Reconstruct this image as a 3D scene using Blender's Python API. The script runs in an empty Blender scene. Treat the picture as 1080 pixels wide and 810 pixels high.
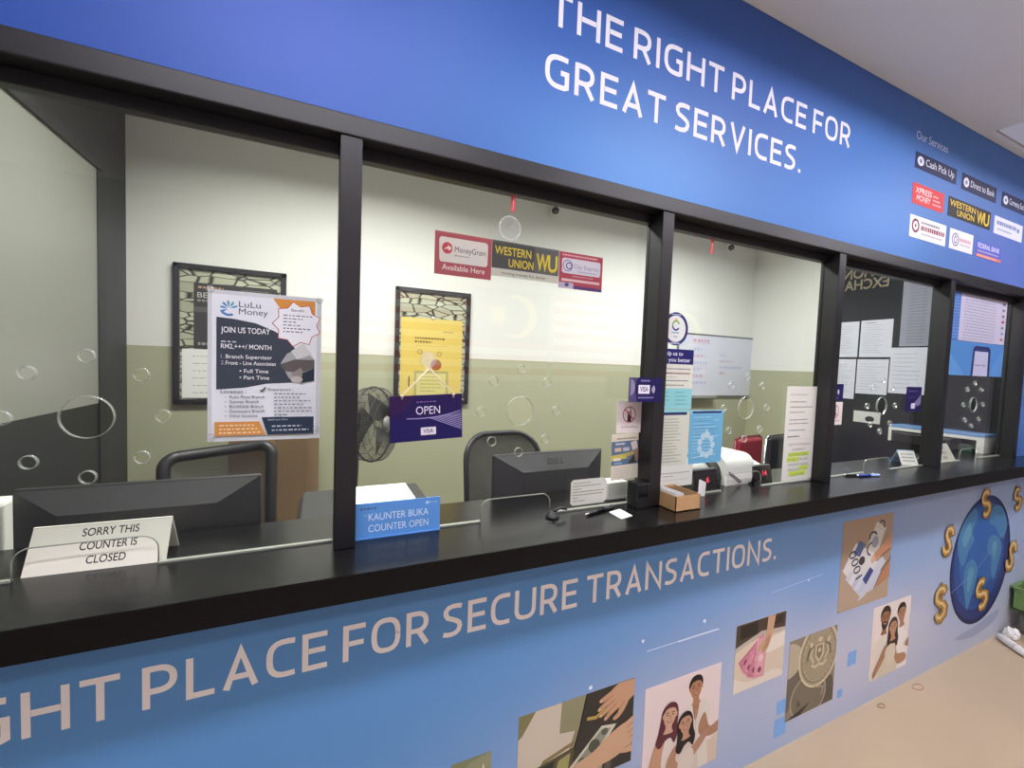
import bpy, bmesh, math, random
from mathutils import Vector, Matrix
random.seed(7)
SC = bpy.context.scene
COL = SC.collection
PI = math.pi

# ------------------------------------------------------------------ materials
def lin(h):
    if isinstance(h, str):
        h = h.lstrip('#')
        c = [int(h[i:i + 2], 16) / 255 for i in (0, 2, 4)]
    else:
        c = [v / 255 for v in h]
    return tuple(v / 12.92 if v <= .04045 else ((v + .055) / 1.055) ** 2.4 for v in c) + (1.0,)

MATS = {}
def mat(name, col=None, rough=.5, metal=0., spec=.5, alpha=1., coat=0., noise=0., nscale=40.):
    if name in MATS:
        return MATS[name]
    m = bpy.data.materials.new(name); m.use_nodes = True
    nt = m.node_tree; b = nt.nodes['Principled BSDF']
    c = lin(col) if not (isinstance(col, tuple) and len(col) == 4) else col
    b.inputs['Base Color'].default_value = c
    b.inputs['Roughness'].default_value = rough
    b.inputs['Metallic'].default_value = metal
    b.inputs['Specular IOR Level'].default_value = spec
    b.inputs['Alpha'].default_value = alpha
    b.inputs['Coat Weight'].default_value = coat
    if noise:
        tc = nt.nodes.new('ShaderNodeTexCoord'); n = nt.nodes.new('ShaderNodeTexNoise')
        n.inputs['Scale'].default_value = nscale; n.inputs['Detail'].default_value = 4
        mx = nt.nodes.new('ShaderNodeMix'); mx.data_type = 'RGBA'
        mx.inputs[6].default_value = tuple(v * (1 - noise) for v in c[:3]) + (1,)
        mx.inputs[7].default_value = tuple(min(1, v * (1 + noise)) for v in c[:3]) + (1,)
        nt.links.new(tc.outputs['Object'], n.inputs['Vector'])
        nt.links.new(n.outputs['Fac'], mx.inputs[0])
        nt.links.new(mx.outputs[2], b.inputs['Base Color'])
    MATS[name] = m
    return m

def ink(h):                                   # printed colour
    return mat('ink_' + h.lstrip('#'), h, rough=.55, spec=.25)

def emit(name, h, s):
    if name in MATS: return MATS[name]
    m = bpy.data.materials.new(name); m.use_nodes = True
    nt = m.node_tree; nt.nodes.clear()
    o = nt.nodes.new('ShaderNodeOutputMaterial'); e = nt.nodes.new('ShaderNodeEmission')
    e.inputs[0].default_value = lin(h); e.inputs[1].default_value = s
    nt.links.new(e.outputs[0], o.inputs[0]); MATS[name] = m
    return m

def glass_mat():
    m = bpy.data.materials.new('clear_glass'); m.use_nodes = True
    nt = m.node_tree; nt.nodes.clear()
    o = nt.nodes.new('ShaderNodeOutputMaterial'); t = nt.nodes.new('ShaderNodeBsdfTransparent')
    t.inputs[0].default_value = (.965, .975, .965, 1)
    g = nt.nodes.new('ShaderNodeBsdfGlossy'); g.inputs['Roughness'].default_value = .0
    ge = nt.nodes.new('ShaderNodeNewGeometry'); dt = nt.nodes.new('ShaderNodeVectorMath'); dt.operation = 'DOT_PRODUCT'
    nt.links.new(ge.outputs['Normal'], dt.inputs[0]); nt.links.new(ge.outputs['Incoming'], dt.inputs[1])
    def mth(op, a, b):
        n = nt.nodes.new('ShaderNodeMath'); n.operation = op
        for i, v in ((0, a), (1, b)):
            if isinstance(v, (int, float)): n.inputs[i].default_value = v
            else: nt.links.new(v, n.inputs[i])
        return n.outputs[0]
    k = mth('SUBTRACT', 1.0, mth('ABSOLUTE', dt.outputs['Value'], 0))
    fr = mth('ADD', mth('MULTIPLY', mth('POWER', k, 5.0), .96), .04)      # Schlick reflectance, same from both sides
    mx = nt.nodes.new('ShaderNodeMixShader')
    nt.links.new(fr, mx.inputs[0]); nt.links.new(t.outputs[0], mx.inputs[1])
    nt.links.new(g.outputs[0], mx.inputs[2]); nt.links.new(mx.outputs[0], o.inputs[0])
    return m

def mesh_fabric(name, h, opening):
    m = bpy.data.materials.new(name); m.use_nodes = True
    nt = m.node_tree; b = nt.nodes['Principled BSDF']
    b.inputs['Base Color'].default_value = lin(h); b.inputs['Roughness'].default_value = .7
    t = nt.nodes.new('ShaderNodeBsdfTransparent'); mx = nt.nodes.new('ShaderNodeMixShader')
    mx.inputs[0].default_value = opening
    nt.links.new(b.outputs[0], mx.inputs[1]); nt.links.new(t.outputs[0], mx.inputs[2])
    nt.links.new(mx.outputs[0], nt.nodes['Material Output'].inputs[0])
    return m

def print_gradient(name, stops, axis_fn, rough, halos=(), noise_amt=.25):
    """printed vinyl: a blue wash that runs between colour stops, with pale glows"""
    m = bpy.data.materials.new(name); m.use_nodes = True
    nt = m.node_tree; N = nt.nodes.new; L = nt.links.new
    b = nt.nodes['Principled BSDF']; b.inputs['Roughness'].default_value = rough
    b.inputs['Specular IOR Level'].default_value = .25
    tc = N('ShaderNodeTexCoord')
    sx = N('ShaderNodeSeparateXYZ'); L(tc.outputs['Object'], sx.inputs[0])
    ns = N('ShaderNodeTexNoise'); ns.inputs['Scale'].default_value = 1.3; ns.inputs['Detail'].default_value = 1.5
    L(tc.outputs['Object'], ns.inputs['Vector'])
    def math_(op, a, c):
        n = N('ShaderNodeMath'); n.operation = op
        for i, v in ((0, a), (1, c)):
            if isinstance(v, (int, float)): n.inputs[i].default_value = v
            else: L(v, n.inputs[i])
        return n.outputs[0]
    kx, kz, k0 = axis_fn
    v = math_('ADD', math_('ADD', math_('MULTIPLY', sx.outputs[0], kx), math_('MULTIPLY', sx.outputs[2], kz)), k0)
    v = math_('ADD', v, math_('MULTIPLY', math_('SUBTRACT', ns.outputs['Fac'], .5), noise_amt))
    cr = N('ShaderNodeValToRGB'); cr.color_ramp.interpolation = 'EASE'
    e = cr.color_ramp.elements
    while len(e) < len(stops): e.new(.5)
    for i, (p, h) in enumerate(stops):
        e[i].position = p; e[i].color = lin(h)
    L(v, cr.inputs[0])
    colour = cr.outputs[0]
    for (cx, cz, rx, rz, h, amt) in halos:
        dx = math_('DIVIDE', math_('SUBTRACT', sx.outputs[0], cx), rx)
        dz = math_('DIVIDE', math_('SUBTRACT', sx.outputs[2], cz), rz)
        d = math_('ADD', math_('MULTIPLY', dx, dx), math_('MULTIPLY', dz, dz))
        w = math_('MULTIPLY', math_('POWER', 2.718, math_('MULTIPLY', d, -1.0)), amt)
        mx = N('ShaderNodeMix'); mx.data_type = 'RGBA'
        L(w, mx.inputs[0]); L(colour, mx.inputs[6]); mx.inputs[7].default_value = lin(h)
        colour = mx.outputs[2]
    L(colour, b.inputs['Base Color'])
    return m

GLASS = glass_mat()
BLACK = mat('black_powder_coat', '#121217', rough=.42, spec=.6)
LAMINATE = mat('black_laminate', '#121213', rough=.22, spec=.42, noise=.15, nscale=60)
EDGE = mat('black_edge_band', '#060608', rough=.45, spec=.2)
RIM = mat('polished_glass_edge', '#b9c2bb', rough=.12, spec=.9, alpha=.3)
GEDGE = mat('cut_glass_edge', '#8f948a', rough=.3, spec=.6)
PLASTIC = mat('black_plastic', '#1c1d1e', rough=.42)
PLASTIC2 = mat('charcoal_plastic', '#2b2c2c', rough=.5)
PAPER = mat('white_paper', '#e6e6e4', rough=.8, spec=.2)
CHROME = mat('chrome', '#c8c8cc', rough=.18, metal=1.)
WHITEP = mat('white_plastic', '#d9dad4', rough=.4)
CORD = mat('white_cord', '#e4ddc8', rough=.8)
CLEARP = mat('clear_soft_plastic', '#d9dde0', rough=.15, spec=.8, alpha=.22)
CLEARER = mat('very_clear_plastic', '#cfd3d6', rough=.2, spec=.6, alpha=.06)
KRAFT = mat('kraft_card', '#c39b6c', rough=.8, noise=.08)
CARDB = mat('brown_cardboard', '#7d6444', rough=.85, noise=.1)

# ------------------------------------------------------------------ mesh helper
class MB:
    def __init__(self):
        self.v = []; self.f = []; self.mi = []; self.mats = []; self.sm = []
    def m(self, material):
        if material not in self.mats: self.mats.append(material)
        return self.mats.index(material)
    def add(self, vs, fs, material, smooth=False):
        b = len(self.v); k = self.m(material)
        self.v += [tuple(p) for p in vs]
        for f in fs:
            self.f.append([b + i for i in f]); self.mi.append(k); self.sm.append(smooth)
        return self
    def box(self, lo, hi, material, bev=0., mtx=None, seg=2):
        bm = bmesh.new()
        r = bmesh.ops.create_cube(bm, size=1)
        s = [hi[i] - lo[i] for i in range(3)]; c = [(hi[i] + lo[i]) / 2 for i in range(3)]
        for v in bm.verts: v.co = Vector((v.co[0] * s[0] + c[0], v.co[1] * s[1] + c[1], v.co[2] * s[2] + c[2]))
        if bev: bmesh.ops.bevel(bm, geom=bm.edges[:] , offset=bev, segments=seg, profile=.5, affect='EDGES')
        if mtx: bm.transform(mtx)
        return self.bm(bm, material)
    def bm(self, bm, material, smooth=False):
        bm.verts.ensure_lookup_table(); bm.verts.index_update()
        self.add([v.co[:] for v in bm.verts], [[v.index for v in f.verts] for f in bm.faces], material, smooth)
        bm.free(); return self
    def tube(self, path, r, material, n=8, closed=False, caps=True):
        P = [Vector(p) for p in path]; k = len(P)
        rs = r if isinstance(r, (list, tuple)) else [r] * k
        vs = []; fs = []; up = None
        for i in range(k):
            if closed: t = P[(i + 1) % k] - P[i - 1]
            else: t = P[min(i + 1, k - 1)] - P[max(i - 1, 0)]
            t.normalize()
            if up is None:
                up = Vector((0, 0, 1)) if abs(t.z) < .9 else Vector((1, 0, 0))
            a = t.cross(up)
            if a.length < 1e-5: a = t.cross(Vector((1, .3, .2)))
            a.normalize(); b = a.cross(t).normalized(); up = b
            for j in range(n):
                q = 2 * PI * j / n
                vs.append(P[i] + (a * math.cos(q) + b * math.sin(q)) * rs[i])
        for i in range(k if closed else k - 1):
            i2 = (i + 1) % k
            for j in range(n):
                j2 = (j + 1) % n
                fs.append([i * n + j, i2 * n + j, i2 * n + j2, i * n + j2])
        if caps and not closed:
            fs.append(list(range(n))); fs.append([(k - 1) * n + j for j in range(n)][::-1])
        return self.add(vs, fs, material, True)
    def lathe(self, prof, origin, axis, material, n=24, smooth=True):
        axis = Vector(axis).normalized(); o = Vector(origin)
        a = axis.cross(Vector((0, 0, 1)) if abs(axis.z) < .9 else Vector((1, 0, 0))).normalized(); b = axis.cross(a)
        vs = []; fs = []
        for (r, h) in prof:
            for j in range(n):
                q = 2 * PI * j / n
                vs.append(o + axis * h + (a * math.cos(q) + b * math.sin(q)) * max(r, 1e-4))
        for i in range(len(prof) - 1):
            for j in range(n):
                j2 = (j + 1) % n
                fs.append([i * n + j, i * n + j2, (i + 1) * n + j2, (i + 1) * n + j])
        return self.add(vs, fs, material, smooth)
    def prism(self, poly, axis, a, b, material, smooth=False):
        """poly = 2D outline in the two other axes (x<y<z order), extruded along axis from a to b"""
        k = [i for i in range(3) if i != axis]; n = len(poly)
        def pt(p, t):
            q = [0, 0, 0]; q[axis] = t; q[k[0]] = p[0]; q[k[1]] = p[1]; return q
        vs = [pt(p, a) for p in poly] + [pt(p, b) for p in poly]
        fs = [list(range(n)), list(range(2 * n - 1, n - 1, -1))] + [[i, (i + 1) % n, n + (i + 1) % n, n + i] for i in range(n)]
        return self.add(vs, fs, material, smooth)
    def xf(self, mtx):
        self.v = [tuple(mtx @ Vector(p)) for p in self.v]; return self
    def build(self, name, parent=None, origin=None, fixn=True):
        me = bpy.data.meshes.new(name)
        if origin is None:
            xs = list(zip(*self.v))
            origin = ((min(xs[0]) + max(xs[0])) / 2, (min(xs[1]) + max(xs[1])) / 2, min(xs[2]))
        O = Vector(origin)
        me.from_pydata([tuple(Vector(p) - O) for p in self.v], [], self.f)
        for mm in self.mats: me.materials.append(mm)
        for p, k, s in zip(me.polygons, self.mi, self.sm):
            p.material_index = k; p.use_smooth = s
        if fixn:
            bm = bmesh.new(); bm.from_mesh(me)
            bmesh.ops.recalc_face_normals(bm, faces=bm.faces[:]); bm.to_mesh(me); bm.free()
        me.update()
        o = bpy.data.objects.new(name, me); COL.objects.link(o); o.location = O
        if parent is not None:
            o.parent = parent
            o.matrix_parent_inverse = WORLD[parent.name].inverted()
        WORLD[o.name] = Matrix.Translation(O)
        return o
WORLD = {}

def tag(o, label=None, cat=None, group=None, kind=None):
    if label: o['label'] = label
    if cat: o['category'] = cat
    if group: o['group'] = group
    if kind: o['kind'] = kind
    return o
def thing(name, label, cat, loc, group=None):
    o = bpy.data.objects.new(name, None); COL.objects.link(o); o.location = loc
    o.empty_display_size = .05; WORLD[o.name] = Matrix.Translation(Vector(loc))
    return tag(o, label, cat, group)

# ------------------------------------------------------------------ text
_T = {}
def text_geo(s, bold):
    key = (s, bold)
    if key in _T: return _T[key]
    cu = bpy.data.curves.new('t', 'FONT'); cu.body = s; cu.size = 1; cu.offset = bold
    cu.resolution_u = 4; cu.fill_mode = 'FRONT'
    ob = bpy.data.objects.new('t', cu); COL.objects.link(ob)
    dg = bpy.context.evaluated_depsgraph_get(); dg.update()
    ev = ob.evaluated_get(dg); me = ev.to_mesh()
    vs = [(v.co.x, v.co.y) for v in me.vertices]; fs = [list(p.vertices) for p in me.polygons]
    ev.to_mesh_clear(); bpy.data.objects.remove(ob); bpy.data.curves.remove(cu)
    _T[key] = (vs, fs); return _T[key]
_h = text_geo('H', 0)[0]; CAP = max(p[1] for p in _h)

class Print(MB):
    """flat printed artwork on a plane: o = lower left corner, u right, v up, n towards the viewer"""
    def __init__(self, o, u, v, n, W, H, thick=.002, base=None, back=None, e=6e-5):
        super().__init__()
        self.clip = False
        self.o = Vector(o); self.u = Vector(u); self.vv = Vector(v); self.n = Vector(n); self.W = W; self.H = H; self.e = e; self.k = 0
        if base is not None:
            t = thick
            c = [self.P(0, 0), self.P(1, 0), self.P(1, 1), self.P(0, 1)]
            bk = [p - self.n * t for p in c]
            self.add(c + bk, [[0, 1, 2, 3]], base)
            self.add(c + bk, [[7, 6, 5, 4], [0, 4, 5, 1], [1, 5, 6, 2], [2, 6, 7, 3], [3, 7, 4, 0]], back or base)
    def P(self, a, b, k=0):
        return self.o + self.u * (a * self.W) + self.vv * (b * self.H) + self.n * (k * self.e)
    def cut(self, pts):
        for ax, lim, sg in ((0, 0, 1), (0, 1, -1), (1, 0, 1), (1, 1, -1)):
            out = []
            for i, q in enumerate(pts):
                p = pts[i - 1]; dp = (p[ax] - lim) * sg; dq = (q[ax] - lim) * sg
                if (dp < 0) != (dq < 0):
                    t = dp / (dp - dq); out.append((p[0] + (q[0] - p[0]) * t, p[1] + (q[1] - p[1]) * t))
                if dq >= 0: out.append(q)
            pts = out
            if len(pts) < 3: return None
        return pts
    def quads(self, qs, c):
        for q in qs:
            if self.clip: q = self.cut(q)
            if q: self.add([self.P(a, b, self.k) for a, b in q], [list(range(len(q)))], c)
    def poly(self, pts, c, smooth=False):
        self.k += 1
        if self.clip:
            pts = self.cut(list(pts))
            if not pts: return self
        self.add([self.P(a, b, self.k) for a, b in pts], [list(range(len(pts)))], ink(c) if isinstance(c, str) else c); return self
    def blob(self, pts, c, n=5):
        """smooth closed shape through the points"""
        out = []; m = len(pts)
        for i in range(m):
            p0, p1, p2, p3 = pts[i - 1], pts[i], pts[(i + 1) % m], pts[(i + 2) % m]
            for k in range(n):
                t = k / n
                out.append(tuple(.5 * (2 * p1[j] + (p2[j] - p0[j]) * t + (2 * p0[j] - 5 * p1[j] + 4 * p2[j] - p3[j]) * t * t + (3 * p1[j] - p0[j] - 3 * p2[j] + p3[j]) * t ** 3) for j in (0, 1)))
        return self.poly(out, c)
    def rect(self, a0, b0, a1, b1, c): return self.poly([(a0, b0), (a1, b0), (a1, b1), (a0, b1)], c)
    def ell(self, cx, cy, rx, ry, c, rot=0, n=28, a0=0, a1=360):
        q = []
        for i in range(n):
            t = math.radians(a0 + (a1 - a0) * i / (n if a1 - a0 >= 360 else n - 1))
            x = rx * math.cos(t) * self.W; y = ry * math.sin(t) * self.H
            cr, sr = math.cos(rot), math.sin(rot)
            q.append((cx + (x * cr - y * sr) / self.W, cy + (x * sr + y * cr) / self.H))
        return self.poly(q, c)
    def ring(self, cx, cy, rx, ry, w, c, n=32, a0=0, a1=360):
        self.k += 1; vs = []
        for i in range(n + 1):
            t = math.radians(a0 + (a1 - a0) * i / n)
            vs.append((cx + rx * math.cos(t), cy + ry * math.sin(t))); vs.append((cx + rx * (1 - w) * math.cos(t), cy + ry * (1 - w) * math.sin(t)))
        self.quads([[vs[2 * i], vs[2 * i + 2], vs[2 * i + 3], vs[2 * i + 1]] for i in range(n)], ink(c)); return self
    def stroke(self, pts, w, c):
        """constant-width line, w in metres"""
        self.k += 1
        Q = [Vector((a * self.W, b * self.H)) for a, b in pts]; vs = []; L_ = len(Q) - 1
        for i, p in enumerate(Q):
            d0 = (Q[i] - Q[i - 1]).normalized() if i else None; d1 = (Q[i + 1] - Q[i]).normalized() if i < L_ else None
            if d0 is None or d1 is None: d = d0 or d1; k = 1
            else:
                d = d0 + d1
                if d.length < 1e-6: d = d1
                d.normalize(); k = min(2.5, 1 / max(.3, d.dot(d1)))
            nn = Vector((-d.y, d.x)) * w / 2 * k
            for q in (p + nn, p - nn): vs.append((q.x / self.W, q.y / self.H))
        self.quads([[vs[2 * i], vs[2 * i + 1], vs[2 * i + 3], vs[2 * i + 2]] for i in range(L_)], ink(c) if isinstance(c, str) else c); return self
    def slogan(self, txt, a, b, c, cap, width, t=.135, only=None):
        """squarish rounded sans capitals drawn as strokes; a, b = start of baseline in metres from the corner"""
        h = t / 2
        def sup(cx, cy, rx, ry, d0, d1, n=30, e=2.7):
            out = []
            for i in range(n + 1):
                q = math.radians(d0 + (d1 - d0) * i / n); co, si = math.cos(q), math.sin(q)
                out.append((cx + rx * math.copysign(abs(co) ** (2 / e), co), cy + ry * math.copysign(abs(si) ** (2 / e), si)))
            return out
        def bowl(x0, x1, y0, y1):
            r = (y1 - y0) / 2; return [(x0, y1)] + sup(x1 - r * .95, (y0 + y1) / 2, r * .95, r, 90, -90, 14, 2.3) + [(x0, y0)]
        G = {
         'T': (.60, [[(0, 1 - h), (.60, 1 - h)], [(.30, 1 - t * .9), (.30, 0)]]),
         'H': (.68, [[(h, 0), (h, 1)], [(.68 - h, 0), (.68 - h, 1)], [(t, .52), (.68 - t, .52)]]),
         'E': (.53, [[(.53, 1 - h), (h, 1 - h), (h, h), (.53, h)], [(t, .52), (.49, .52)]]),
         'F': (.51, [[(.51, 1 - h), (h, 1 - h), (h, 0)], [(t, .48), (.47, .48)]]),
         'I': (t, [[(h, 0), (h, 1)]]),
         'L': (.50, [[(h, 1), (h, h), (.50, h)]]),
         'P': (.58, [[(h, 0), (h, 1)], bowl(h, .58 - h, .40, 1 - h)]),
         'R': (.60, [[(h, 0), (h, 1)], bowl(h, .57 - h, .42, 1 - h), [(.29, .46), (.53, 0)]]),
         'A': (.68, [[(h * 1.05, 0), (.34, 1 - h * .9), (.68 - h * 1.05, 0)], [(.18, .29), (.50, .29)]]),
         'V': (.66, [[(h * 1.05, 1), (.33, h * .9), (.66 - h * 1.05, 1)]]),
         'N': (.70, [[(h, 0), (h, 1 - t), (h, 1 - h * .4), (.70 - h, h * .4), (.70 - h, 1)]]),
         'O': (.70, [sup(.35, .5, .35 - h, .5 - h, 0, 361, 44)]),
         'C': (.58, [[(.57, 1 - h * 1.15)] + sup(.40, .5, .40 - h, .5 - h, 88, 272, 28) + [(.57, h * 1.15)]]),
         'G': (.66, [[(.61, 1 - h * 1.2)] + sup(.41, .5, .41 - h, .5 - h, 88, 270, 28) + [(.52, h * 1.02), (.66 - h, h * 1.6), (.66 - h, .50), (.42, .50)]]),
         'S': (.55, [[(.51, 1 - h * 1.35), (.40, 1 - h), (.27, 1 - h), (.16, .90), (.085, .80), (.085, .70), (.14, .59), (.26, .53), (.38, .465), (.455, .39), (.475, .29), (.44, .17), (.36, .095), (.25, h), (.15, h), (.03, h * 1.5)]]),
         'U': (.68, [[(h, 1), (h, .42)] + sup(.34, .40, .34 - h, .40 - h, 182, 358, 22) + [(.68 - h, .42), (.68 - h, 1)]]),
         '.': (t, [[(h, 0), (h, t * 1.05)]]), ' ': (.08, [])}
        gap = .135; x = 0; lay = []
        for ch in txt: lay.append((ch, x)); x += G[ch][0] + gap * (1 if ch != ' ' else .9)
        sx = width / (x - gap); 
        word = 0
        for ch, x0 in lay:
            if ch == ' ': word += 1
            if only is not None and word != only: continue
            k0 = self.k
            for st in G[ch][1]:
                self.stroke([((a + (x0 + px) * sx) / self.W, (b + py * cap) / self.H) for px, py in st], t * (sx + cap) / 2, c)
            self.k = k0
        self.k += 4; return self
    def text(self, s, a, b, c, cap, width=None, bold=.0, align='l', mirror=False, shear=0.):
        """cap height and width in metres, (a, b) = baseline start as fractions"""
        self.k += 1
        vs, fs = text_geo(s, bold)
        x0 = min(p[0] for p in vs); x1 = max(p[0] for p in vs)
        sz = cap / CAP; sx = (width / (x1 - x0)) if width else sz
        w = (x1 - x0) * sx; off = {'l': 0, 'c': -w / 2, 'r': -w}[align]
        self.add([self.P(a + (off + (p[0] - x0) * sx + p[1] * sz * shear) / self.W, b + p[1] * sz / self.H, self.k) for p in vs], fs,
                 ink(c) if isinstance(c, str) else c); return self
    def words(self, a0, a1, b, h, c, seed=0, fill=.97):
        """a line of print too small to read: short dashes"""
        rnd = random.Random(seed * 977 + int(b * 1000)); x = a0; end = a0 + (a1 - a0) * fill
        self.k += 1
        while x < end:
            w = min(rnd.uniform(.03, .09) * max(.5, (a1 - a0)), end - x)
            if w > .004:
                self.add([self.P(x, b, self.k), self.P(x + w, b, self.k), self.P(x + w, b + h, self.k), self.P(x, b + h, self.k)], [[0, 1, 2, 3]], ink(c))
            x += w + .014
        return self
    def para(self, a0, a1, b1, b0, n, h, c, seed=0):
        rnd = random.Random(seed + 5)
        for i in range(n):
            b = b1 + (b0 - b1) * i / max(1, n - 1)
            self.words(a0, a0 + (a1 - a0) * rnd.uniform(.6, 1), b, h, c, seed + i)
        return self
    def done(self, name, parent=None): return self.build(name, parent, fixn=False)

R, U, NF = (1, 0, 0), (0, 0, 1), (0, -1, 0)
def front(x0, z0, x1, z1, y, **k): return Print((x0, y, z0), R, U, NF, x1 - x0, z1 - z0, **k)

# ------------------------------------------------------------------ setting
WX0, WX1 = -3.2, 7.0
CEIL = 2.91
def struct(o): o['kind'] = 'structure'; return o

floor_m = mat('beige_floor_tile', '#b9a68b', rough=.35, noise=.08, nscale=3)
struct(MB().box((WX0, -3.1, -.05), (WX1, 2.05, 0), floor_m).build('floor', origin=(0, 0, 0)))
ceil_m = mat('ceiling_paint', '#e9eeee', rough=.8, noise=.03, nscale=2)
cb = MB()
# corridor ceiling with long recessed light trough, interior ceiling behind the front wall
TY0, TY1 = -1.47, -.67
cb.box((WX0, -3.1, CEIL), (WX1, TY0, CEIL + .14), ceil_m)
cb.box((WX0, TY1, CEIL), (2.93, .02, CEIL + .14), ceil_m)
cb.box((2.93, TY1, CEIL), (WX1, -.49, CEIL + .14), ceil_m)
cb.box((2.93, -.49, CEIL), (3.19, -.03, CEIL + .14), ceil_m)
cb.box((4.41, -.49, CEIL), (WX1, -.03, CEIL + .14), ceil_m)
cb.box((2.93, -.03, CEIL), (WX1, .02, CEIL + .14), ceil_m)
for a, b in ((WX0, -.8), (.8, 1.3), (2.9, 3.4), (5., WX1)):
    cb.box((a, TY0, CEIL), (b, TY1, CEIL + .14), ceil_m)
cb.box((WX0, .02, CEIL), (WX1, 2.05, CEIL + .14), ceil_m)
cb.box((WX0, -3.1, CEIL + .14), (WX1, 2.05, CEIL + .16), ceil_m)
struct(cb.build('ceiling', origin=(0, 0, 0)))

YB = 1.92
def wall_paint():
    m = mat('two_tone_wall_paint', '#d8d8d0', rough=.75); nt = m.node_tree; b = nt.nodes['Principled BSDF']
    tc = nt.nodes.new('ShaderNodeTexCoord'); s = nt.nodes.new('ShaderNodeSeparateXYZ'); nt.links.new(tc.outputs['Object'], s.inputs[0])
    c = nt.nodes.new('ShaderNodeMath'); c.operation = 'GREATER_THAN'; c.inputs[1].default_value = 1.637; nt.links.new(s.outputs[2], c.inputs[0])
    mx = nt.nodes.new('ShaderNodeMix'); mx.data_type = 'RGBA'; nt.links.new(c.outputs[0], mx.inputs[0])
    mx.inputs[6].default_value = lin('#a9ab8f'); mx.inputs[7].default_value = lin('#dedfd9'); nt.links.new(mx.outputs[2], b.inputs['Base Color'])
    return m
PAINT = wall_paint()
struct(MB().box((-.96, YB, 0), (4.2, YB + .08, CEIL), PAINT).build('wall_back', origin=(0, 0, 0)))
struct(MB().box((4.08, 1.17, 0), (4.2, YB, CEIL), PAINT).build('wall_right', origin=(0, 0, 0)))
DARKGREY = mat('dark_grey_partition', '#252627', rough=.5)
DARKER = mat('black_partition_board', '#242526', rough=.55)
FROST = mat('pale_laminate', '#868880', rough=.35)
wl = struct(MB().box((-1.04, .08, 0), (-.96, YB + .08, CEIL), DARKGREY).build('wall_left', origin=(0, 0, 0)))
MB().box((-.96, .1, 1.35), (-.955, 1.569, 2.45), FROST).build('white_board_panel', wl)
MB().box((-.96, .1, .1), (-.956, 1.569, 1.35), DARKER).build('lower_board', wl)
MB().box((-.96, .1, 2.45), (-.94, 1.60, 2.50), DARKER, .004).build('panel_trim', wl)
MB().box((-.96, 1.569, .1), (-.948, 1.64, 2.50), DARKER, .003).build('panel_trim', wl)
BACKPL = mat('rough_plaster', '#8d8d90', rough=.9)
wf = (MB().box((WX0, .021, 2.179), (WX1, .09, CEIL), BACKPL)
)
struct(wf.build('wall_front', origin=(0, 0, 0)))
struct(MB().box((WX0, .021, 0), (4.0, .09, 1.079), BACKPL).build('wall_front_lower', origin=(0, 0, 0)))
struct(MB().box((4.001, .021, 0), (WX1, .09, 2.178), BACKPL).build('wall_front_side', origin=(0, 0, 0)))
LILAC = mat('corridor_wall_paint', '#a2a2ac', rough=.7)
struct(MB().box((WX0, -3.18, 0), (WX1, -3.1, CEIL + .14), LILAC).build('wall_opposite', origin=(0, 0, 0)))
struct(MB().box((WX0 - .08, -3.18, 0), (WX0, 2.05, CEIL + .14), mat('far_wall_paint', '#9a9aa2', rough=.8)).build('wall_corridor_left', origin=(0, 0, 0)))
struct(MB().box((WX1, -3.18, 0), (WX1 + .08, 2.05, CEIL + .14), mat('far_wall_paint', '#9a9aa2')).build('wall_corridor_right', origin=(0, 0, 0)))

# ------------------------------------------------------------------ blue vinyl boards with lettering
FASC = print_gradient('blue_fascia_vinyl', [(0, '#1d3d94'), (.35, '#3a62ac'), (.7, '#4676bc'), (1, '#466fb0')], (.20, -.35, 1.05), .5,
                      halos=[(-.05, 2.3, .25, .22, '#5c74d8', .3), (.95, 2.2, .5, .25, '#6ba4e6', .7), (2.3, 2.3, .5, .28, '#568fd6', .45), (3.6, 2.25, .5, .3, '#6d78cc', .5)])  # glows: part printed wash, part lamp reflections put into the colour
fas = thing('fascia_sign', 'long blue printed sign board with white slogan above the service windows', 'sign', (1.5, .01, 2.178))
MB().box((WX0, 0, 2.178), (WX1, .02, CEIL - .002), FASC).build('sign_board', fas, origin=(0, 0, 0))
WHITE_VINYL = '#e9eaf2'
def slogan_line(txt, a, z, c, cap, width, par, lab):
    for k in range(len(txt.split(' '))):
        tx = front(0, z, 1, z + 1, -.0006); tx.slogan(txt, a, 0, c, cap, width, only=k); tag(tx.done('lettering', par), lab)
slogan_line('THE RIGHT PLACE FOR', .575, 2.566, WHITE_VINYL, .092, 1.445, fas, 'white capital word of the upper slogan line')
slogan_line('GREAT SERVICES.', .567, 2.397, WHITE_VINYL, .092, 1.142, fas, 'white capital word of the lower slogan line')
tx = front(0, 2.178, 1, 3.178, -.0006); tx.text('Our Services', 2.538, 2.735 - 2.178, '#d3dcf4', .037, .30)
tag(tx.done('lettering', fas), 'small pale heading over the service badges')
def badge(x0, z0, x1, z1, c, lab, art):
    p = front(x0, z0, x1, z1, -.0015, thick=.0014, base=ink(c)); art(p)
    tag(p.done('service_badge', fas), lab)
def icon_badge(s):
    def f(p):
        p.ell(.12, .5, .075, .30, '#e8ebf5'); p.ell(.12, .5, .03, .13, '#7d88b0')
        p.text(s, .24, .34, '#e6e9f4', .032, .70 * p.W, bold=.003)
    return f
badge(2.542, 2.604, 2.942, 2.677, '#1d2450', 'navy badge with icon for cash pick up', icon_badge('Cash Pick Up'))
badge(3.005, 2.596, 3.405, 2.677, '#1d2450', 'navy badge with icon for bank transfer', icon_badge('Direct to Bank'))
badge(3.48, 2.596, 3.88, 2.676, '#1d2450', 'navy badge with icon cut off by the picture edge', icon_badge('Currency Exchange'))
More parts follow.
